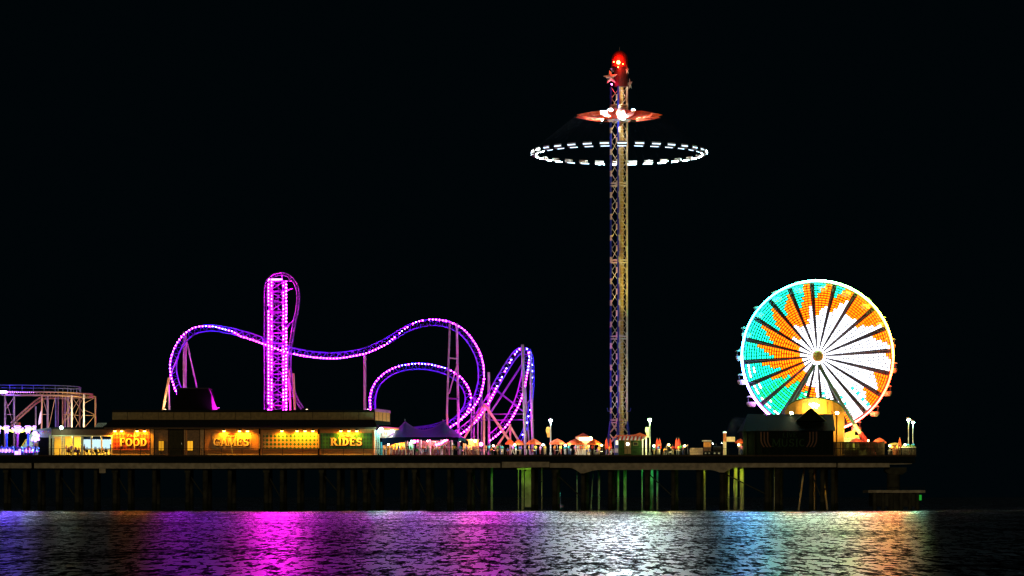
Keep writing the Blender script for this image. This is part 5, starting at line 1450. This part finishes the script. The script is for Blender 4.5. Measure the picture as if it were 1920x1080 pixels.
# ------------------------------------------------------------------ people
def make_body(name, J, E):
    """J: joint -> (x,y,z,rx,ry); one skinned surface"""
    names = list(J); me = bpy.data.meshes.new(name)
    me.from_pydata([J[n][:3] for n in names], [(names.index(a), names.index(b)) for a, b in E], [])
    ob = bpy.data.objects.new(name, me); col.objects.link(ob)
    sk = ob.modifiers.new('skin', 'SKIN')
    lay = me.skin_vertices[0].data
    for i, n in enumerate(names):
        lay[i].radius = (J[n][3], J[n][4]); lay[i].use_root = (n == 'pelvis')
    ob.modifiers.new('sub', 'SUBSURF').levels = 1
    ob.modifiers['sub'].render_levels = 1
    dg = bpy.context.evaluated_depsgraph_get(); m2 = bpy.data.meshes.new_from_object(ob.evaluated_get(dg))
    bpy.data.objects.remove(ob); m2.name = name
    return m2
def pose(kind):
    st = lambda **k: k
    J = dict(pelvis=(0,0,.95,.15,.11), waist=(0,0,1.10,.13,.10), chest=(0,.01,1.32,.16,.11), neck0=(0,.01,1.48,.07,.07), neck=(0,-.005,1.54,.052,.055), head=(0,-.02,1.63,.078,.092), crown=(0,-.01,1.71,.07,.082),
      nose=(0,-.105,1.62,.012,.014),
      hl=(.10,0,.90,.09,.09), kl=(.11,-.02,.50,.06,.062), al=(.115,.01,.10,.042,.045), tl=(.12,-.12,.045,.04,.035),
      hr=(-.10,0,.90,.09,.09), kr=(-.11,-.02,.50,.06,.062), ar=(-.115,.01,.10,.042,.045), tr=(-.12,-.12,.045,.04,.035),
      sl=(.19,.01,1.43,.055,.055), el=(.25,.03,1.14,.042,.042), wl=(.25,-.04,.90,.03,.03), gl=(.25,-.07,.80,.026,.036),
      sr=(-.19,.01,1.43,.055,.055), er=(-.25,.03,1.14,.042,.042), wr=(-.25,-.04,.90,.03,.03), gr=(-.25,-.07,.80,.026,.036))
    def s(n, x=None, y=None, z=None):
        a = list(J[n]); 
        if x is not None: a[0] = x
        if y is not None: a[1] = y
        if z is not None: a[2] = z
        J[n] = tuple(a)
    if kind == 'walk':
        s('kl',.11,-.16,.52); s('al',.11,-.20,.12); s('tl',.11,-.33,.07); s('kr',-.11,.06,.50); s('ar',-.11,.30,.16); s('tr',-.11,.22,.05)
        s('wl',.25,.14,.95); s('gl',.25,.17,.86); s('wr',-.25,-.2,.96); s('gr',-.25,-.27,.88)
    if kind == 'phone':
        s('el',.25,-.04,1.17); s('wl',.12,-.26,1.28); s('gl',.06,-.31,1.32); s('er',-.25,-.04,1.17); s('wr',-.12,-.26,1.26); s('gr',-.06,-.31,1.30); s('head',0,-.04,1.62); s('nose',0,-.12,1.60)
    if kind == 'lean':
        for n in ('waist','chest','neck0','neck','head','crown','nose'): s(n, None, J[n][1]-.12*(J[n][2]-.95)/.3)
        s('sl',.19,-.20,1.42); s('sr',-.19,-.20,1.42); s('el',.26,-.30,1.17); s('wl',.16,-.46,1.06); s('gl',.1,-.52,1.05); s('er',-.26,-.30,1.17); s('wr',-.16,-.46,1.06); s('gr',-.1,-.52,1.05)
    if kind == 'wave':
        s('el',.36,-.02,1.58); s('wl',.40,-.06,1.82); s('gl',.41,-.08,1.92)
    if kind == 'sit':
        dz = -.42
        for n in J:
            if n[0] not in 'kat' : s(n, None, None, J[n][2]+dz)
        s('hl',.10,-.02,.50); s('hr',-.10,-.02,.50); s('kl',.12,-.42,.50); s('kr',-.12,-.42,.50); s('al',.12,-.42,.10); s('ar',-.12,-.42,.10); s('tl',.12,-.54,.045); s('tr',-.12,-.54,.045)
        s('wl',.18,-.28,.66); s('gl',.12,-.36,.64); s('wr',-.18,-.28,.66); s('gr',-.12,-.36,.64)
    # five fingers on each hand, rooted in the palm
    E = [('pelvis','waist'),('waist','chest'),('chest','neck0'),('neck0','neck'),('neck','head'),('head','crown'),('head','nose'),('pelvis','hl'),('hl','kl'),('kl','al'),('al','tl'),('pelvis','hr'),('hr','kr'),('kr','ar'),('ar','tr'),
      ('chest','sl'),('sl','el'),('el','wl'),('wl','gl'),('chest','sr'),('sr','er'),('er','wr'),('wr','gr')]
    return J, E
BOD = {}
for kd in ('stand','walk','phone','lean','wave','sit'):
    J, E = pose(kd); me = make_body('person_'+kd, J, E)
    me.materials.clear()
    for m in (skin_m[0], white_paint, blue_paint, black_metal): me.materials.append(m)
    dz = -.42 if kd == 'sit' else 0
    for f in me.polygons:
        c = f.center; i = 1
        if c.z > 1.50+dz: i = 0
        elif abs(c.x) > .215 and c.z < 1.20+dz and kd in ('stand','walk'): i = 0
        elif kd in ('phone','lean') and c.y < -.16 and c.z < 1.34 and c.z > 1.0: i = 0
        elif kd == 'wave' and (c.z > 1.62 and c.x > .2 or (c.x < -.215 and c.z < 1.2)): i = 0
        elif kd == 'sit' and c.z < .60: i = 2 if c.z > .10 else 3
        elif c.z < .13: i = 3
        elif c.z < .98+dz: i = 2
        f.material_index = i; f.use_smooth = True
    BOD[kd] = me
HEAD = {'stand':(0,-.01,1.66),'walk':(0,-.01,1.66),'phone':(0,-.025,1.66),'lean':(0,-.28,1.66),'wave':(0,-.01,1.66),'sit':(0,-.01,1.24)}
def hairmesh(long):
    mb = MB(); mb.ball((0,.012,.015),.098,skin_m[0],10,5,.92,1.08,1.05,-5,90)
    if long: mb.ball((0,.05,-.08),.095,skin_m[0],10,6,.9,.7,1.7)
    me = bpy.data.meshes.new('hair'); me.from_pydata(mb.v,[],mb.f); me.materials.append(skin_m[0]); me.update(); return me
HAIR = [hairmesh(False), hairmesh(True)]
hairm = [mat('hair_black',(.01,.008,.006),.5,vary=0),mat('hair_brown',(.06,.03,.015),.5,vary=0),mat('hair_blond',(.4,.25,.09),.5,vary=0)]
SH = [('white',(.78,.78,.75)),('red',(.6,.03,.02)),('cyan',(.04,.50,.62)),('orange',(.75,.22,.03)),('yellow',(.75,.55,.05)),('black',(.015,.015,.018)),('blue',(.03,.10,.6)),('pink',(.75,.2,.4)),('green',(.05,.35,.08)),('grey',(.25,.25,.25)),('purple',(.25,.05,.5))]
PT = [mat('denim',(.05,.09,.22),.8,vary=0),mat('black_trousers',(.012,.012,.014),.8,vary=0),mat('khaki_shorts',(.4,.3,.16),.8,vary=0),mat('white_shorts',(.7,.7,.68),.8,vary=0),mat('maroon_trousers',(.2,.03,.03),.8,vary=0)]
ORD = 'first second third fourth fifth sixth seventh eighth ninth tenth eleventh twelfth thirteenth fourteenth fifteenth sixteenth seventeenth eighteenth nineteenth twentieth twenty-first twenty-second twenty-third twenty-fourth twenty-fifth twenty-sixth'.split()
PN = {'stand':'standing person','walk':'walking person','phone':'gesturing person','lean':'leaning person','wave':'waving person','sit':'seated person'}
rp = random.Random(21)
def people(x0, x1, n, where, group, ymin=500.7, ymax=504, pal=None, kinds=('stand','walk','phone','stand','wave','stand','sit')):
    xs = sorted(x0+(x1-x0)*(i+.5+rp.uniform(-.42,.42))/n for i in range(n))
    for i, px in enumerate(xs):
        kd = rp.choice(kinds); Y = rp.uniform(ymin, ymax); cn, cc = rp.choice(pal or SH)
        s = rp.uniform(.93,1.04); 
        if kd != 'sit' and rp.random() < .12: s = .72
        o = bpy.data.objects.new('person', BOD[kd]); col.objects.link(o)
        o.location = (X(px,Y), Y, DECK-.005); o.rotation_euler = (0,0,rp.uniform(-3.1,3.1)); o.scale = (s,s,s)
        sm = mat('shirt_'+cn, cc, .8, vary=0); sk = rp.choice(skin_m)
        for k, m in enumerate((sk, sm, rp.choice(PT), black_metal)):
            o.material_slots[k].link = 'OBJECT'; o.material_slots[k].material = m
        o['label'] = '%s in %s, %s from left %s' % (PN[kd], cn, ORD[i], where)
        o['category'] = 'person'; o['group'] = group
        h = bpy.data.objects.new('hair', rp.choice(HAIR)); col.objects.link(h); h.parent = o; h.location = HEAD[kd]
        h.material_slots[0].link = 'OBJECT'; h.material_slots[0].material = rp.choice(hairm)
        if kd == 'sit': seat_under(o, px, ORD[i], where)
seat_mesh = None
def seat_under(o, px, nth, where):
    global seat_mesh
    c = bpy.data.objects.new('chair', None); col.objects.link(c); c.location = o.location; c.rotation_euler = o.rotation_euler
    c['label'] = 'chair of %s person from left %s' % (nth, where); c['category'] = 'chair'; c['group'] = 'chairs on the pier'
    if seat_mesh is None:
        seat_mesh = []
        mb = MB(); mb.box((-.22,-.2,.40),(.22,.22,.435),black_metal); seat_mesh.append(('seat', mb))
        mb = MB(); mb.box((-.22,.22,.48),(.22,.25,.85),black_metal); seat_mesh.append(('backrest', mb))
        for x in (-.2,.2):
            for y in (-.18,.2): mb = MB(); mb.cyl((x,y,0),(x,y,.40 if y<0 else .8),.018,steel,5); seat_mesh.append(('leg', mb))
        out = []
        for nme, mb in seat_mesh:
            me = bpy.data.meshes.new(nme); me.from_pydata(mb.v,[],mb.f); me.materials.append(mb.mats[0]); me.update(); out.append((nme, me))
        seat_mesh = out
    for nme, me in seat_mesh:
        q = bpy.data.objects.new(nme, me); col.objects.link(q); q.parent = c
BL = [SH[6],SH[2],SH[0],SH[10],SH[7]]
people(2,70,9,'on the glowing blue ride','riders at the glowing ride',500.5,502,BL,('stand','wave','phone'))
people(122,152,6,'in the left half of the cafe pavilion','people in the cafe pavilion',501,503,None,('sit','stand','sit'))
people(156,208,9,'before the pale cafe windows','people in the cafe pavilion',501,504,None,('sit','stand','sit'))
people(722,806,15,'under the left peak of the tent','people under the tent')
people(808,882,13,'under the right peak of the tent','people under the tent')
people(886,948,9,'between the tent and the umbrellas','people beneath the coaster')
people(951,1028,12,'between the first umbrellas and the flag lamp post','people on the umbrella terrace')
people(1038,1128,15,'from the flag lamp post to the food stand','people on the umbrella terrace')
people(1130,1152,3,'around the swing tower foot','people on the umbrella terrace')
people(1222,1292,11,'between the green kiosk and the metal barrier','people on the right terrace')
people(1382,1391,2,'under the umbrella by the stage wall','people on the right terrace')
people(1662,1690,4,'near the far right tip of the pier','people at the pier end',501,503,[SH[4],SH[0],SH[3]],('sit','stand','phone'))
# cafe tables
def table(px, Y, label):
    c = thing('cafe_table', label, 'table', (X(px,Y),Y,DECK), 'small round tables on the pier')
    mb = MB(); p = Vector((X(px,Y),Y,DECK)); mb.cyl(p+Vector((0,0,.72)),p+Vector((0,0,.75)),.42,cream if int(px)%2 else black_metal,14); mb.build('tabletop', c)
    mb = MB(); mb.cyl(p,p+Vector((0,0,.72)),.035,black_metal,6); mb.build('stem', c)
    mb = MB(); mb.cyl(p,p+Vector((0,0,.03)),.25,black_metal,10); mb.build('foot', c)
tl = [(128,'left half of the cafe pavilion'),(144,'middle of the cafe pavilion'),(162,'leftmost pale cafe window'),(182,'middle pale cafe window'),(201,'rightmost pale cafe window'),(893,'tan slatted booth'),(912,'crossed coaster braces'),(931,'lowest coaster bend'),(957,'leftmost orange umbrella'),(973,'second orange umbrella'),(1001,'umbrella right of the tall columns'),(1045,'umbrella beside the flag lamp post'),(1064,'gap left of the food stand'),(1119,'umbrella right of the food stand'),(1234,'folded umbrellas right of the green kiosk'),(1250,'middle of the right terrace'),(1271,'folded umbrellas left of the metal barrier'),(1669,'right end of the slatted fence'),(1680,'half folded orange umbrella')]
for px_, w in tl: table(px_, 501.3, 'small round pedestal table by the ' + w)
# round lit stall at pier end
t = thing('round_stall','small round stall with glowing yellow top at the pier end','stall',(X(1678,505),505,DECK))
mb = MB(); mb.lathe((X(1678,505),505,DECK),[(.95,0),(.95,1.0),(.85,1.02),(.7,1.7)],mat('brown_stall',(.35,.15,.05),.6,vary=.2),16); mb.build('body', t)
mb = MB(); mb.lathe((X(1678,505),505,DECK),[(1.1,1.7),(.8,1.95),(0,2.1)],emit('stall_top',(1,.62,.08),.9),16); mb.build('roof', t)
# fill lamps added to brighten the terrace crowd, each a small visible globe on a stem
def globe(px, Y, py, c, pw, label, s=22, r=.16):
    p = P(px, py, Y); t = thing('globe_lamp', label, 'lamp', (p.x,Y,DECK), 'small globe lamps along the terraces')
    mb = MB(); mb.ball(p, r, emit('globe_%d'%px, c, s), 8, 5); mb.build('globe', t)
    mb = MB(); mb.cyl((p.x,Y,DECK),p-Vector((0,0,r)),.035,black_metal,6); mb.build('stem', t)
    light('globe_light', p+Vector((0,-.3,.2)), pw*3.6, c, t, .12)
globe(728,503,833,(1,.6,.4),40,'tiny orange globe lamp at the left end of the tent crowd')
globe(925,501.2,836,(1,.55,.3),50,'small orange globe lamp below the crossed coaster braces')
globe(965,501.0,834,(1,.8,.45),140,'small warm globe lamp beneath the two overlapping umbrellas')
globe(1018,501.0,834,(.8,.9,1),110,'small cool globe lamp right of the tall coaster columns')
globe(1060,501.0,835,(1,.85,.6),150,'small warm globe lamp left of the food stand')
globe(1128,500.9,835,(1,.75,.2),150,'small yellow globe lamp between the food stand and swing tower')
globe(1226,501.0,836,(.9,1,.35),110,'small lime globe lamp just right of the green kiosk')
globe(1254,500.9,834,(1,.8,.25),150,'small yellow globe lamp midway along the right terrace')
globe(1284,500.9,836,(1,.7,.3),120,'small amber globe lamp just left of the metal barrier')
globe(1385,500.6,834,(1,.85,.3),70,'small amber globe lamp by the left wall of the stage')
globe(1628,503.5,826,(1,.45,.15),300,'small orange globe lamp behind the slatted fence')
globe(1668,500.9,836,(1,.85,.3),110,'small yellow globe lamp right of the slatted fence')
globe(1697,500.4,834,(1,1,.5),90,'small pale yellow globe lamp before the corner planter')

# ------------------------------------------------------------------ sky, camera, render settings
w = bpy.data.worlds.new('World'); scene.world = w; w.use_nodes = True
nt = w.node_tree; bg = nt.nodes['Background']
bg.inputs[0].default_value = (.00028,.0014,.0021,1); bg.inputs[1].default_value = 1
su = bpy.data.lights.new('moonlight', 'SUN'); su.energy = SUN = .37; su.angle = R(8); su.color = (1,.80,.46)  # warm glow of shore lamps behind the camera, as a low sun lamp
so = bpy.data.objects.new('moonlight', su); col.objects.link(so)
so.rotation_euler = Vector((.12,1,-.16)).to_track_quat('-Z','Y').to_euler()
cam = bpy.data.cameras.new('camera'); co = bpy.data.objects.new('camera', cam); col.objects.link(co)
co.location = (0,0,CZ); co.rotation_euler = (R(90),0,0)
cam.lens = F/1920*36; cam.sensor_width = 36; cam.shift_y = (HZ-540)/1920; cam.clip_end = 40000; cam.clip_start = 1
scene.camera = co
scene.view_settings.view_transform = 'Standard'; scene.view_settings.look = 'None'; scene.view_settings.exposure = 0; scene.view_settings.gamma = 1
c = scene.cycles
c.use_light_tree = True; c.max_bounces = 5; c.diffuse_bounces = 2; c.glossy_bounces = 3
c.sample_clamp_direct = 0; c.sample_clamp_indirect = 8; c.caustics_reflective = False; c.caustics_refractive = False
c.use_adaptive_sampling = False
c.use_denoising = True; c.denoiser = 'OPENIMAGEDENOISE'; c.denoising_input_passes = 'RGB_ALBEDO_NORMAL'; c.denoising_prefilter = 'ACCURATE'

HAZE = 0
if HAZE:
    hm = bpy.data.materials.new('night_haze'); hm.use_nodes = True; hn = hm.node_tree
    for n in list(hn.nodes): hn.nodes.remove(n)
    ho = hn.nodes.new('ShaderNodeOutputMaterial'); hv = hn.nodes.new('ShaderNodeVolumePrincipled')
    hv.inputs['Color'].default_value = (.85,.92,1,1); hv.inputs['Density'].default_value = HAZE; hv.inputs['Anisotropy'].default_value = .6
    hn.links.new(hv.outputs[0], ho.inputs['Volume'])
    mb = MB(); mb.box((-700,-20,-2.5),(700,720,90),hm); o = mb.build('haze'); o['kind'] = 'stuff'; o['label'] = 'thin humid night air over the water and pier'
    c.volume_bounces = 0

def smoke():
    m = bpy.data.materials.new('grill_smoke'); m.use_nodes = True; n = m.node_tree
    for q in list(n.nodes): n.nodes.remove(q)
    o = n.nodes.new('ShaderNodeOutputMaterial'); v = n.nodes.new('ShaderNodeVolumePrincipled'); v.inputs['Color'].default_value = (.55,.8,1,1)
    tc = n.nodes.new('ShaderNodeTexCoord'); nz = n.nodes.new('ShaderNodeTexNoise'); nz.inputs['Scale'].default_value = .9; nz.inputs['Detail'].default_value = 4
    r = n.nodes.new('ShaderNodeMapRange'); r.inputs['From Min'].default_value = .42; r.inputs['From Max'].default_value = .75; r.inputs['To Max'].default_value = .018
    n.links.new(tc.outputs['Object'], nz.inputs['Vector']); n.links.new(nz.outputs['Fac'], r.inputs['Value']); n.links.new(r.outputs[0], v.inputs['Density']); n.links.new(v.outputs[0], o.inputs['Volume'])
    mb = MB(); c = [P(1364,838,504),P(1368,826,504.5),P(1376,812,505),P(1386,798,506),P(1398,784,508)]; rad = [.5,.9,1.4,1.9,2.2]
    vs = []; fs = []; k = 12
    for p, q in zip(c, rad):
        for i in range(k): a = 2*math.pi*i/k; vs.append(p+Vector((math.cos(a)*q, math.sin(a)*q, math.sin(a*2)*.2)))
    for j in range(4):
        for i in range(k): fs.append((j*k+i, j*k+(i+1)%k, (j+1)*k+(i+1)%k, (j+1)*k+i))
    fs += [tuple(range(k-1,-1,-1)), tuple(4*k+i for i in range(k))]
    mb.add(vs, fs, m); o = mb.build('smoke', smooth=True); o['kind'] = 'stuff'; o['label'] = 'faint blue smoke drifting from the grill beside the dark stage'
smoke()
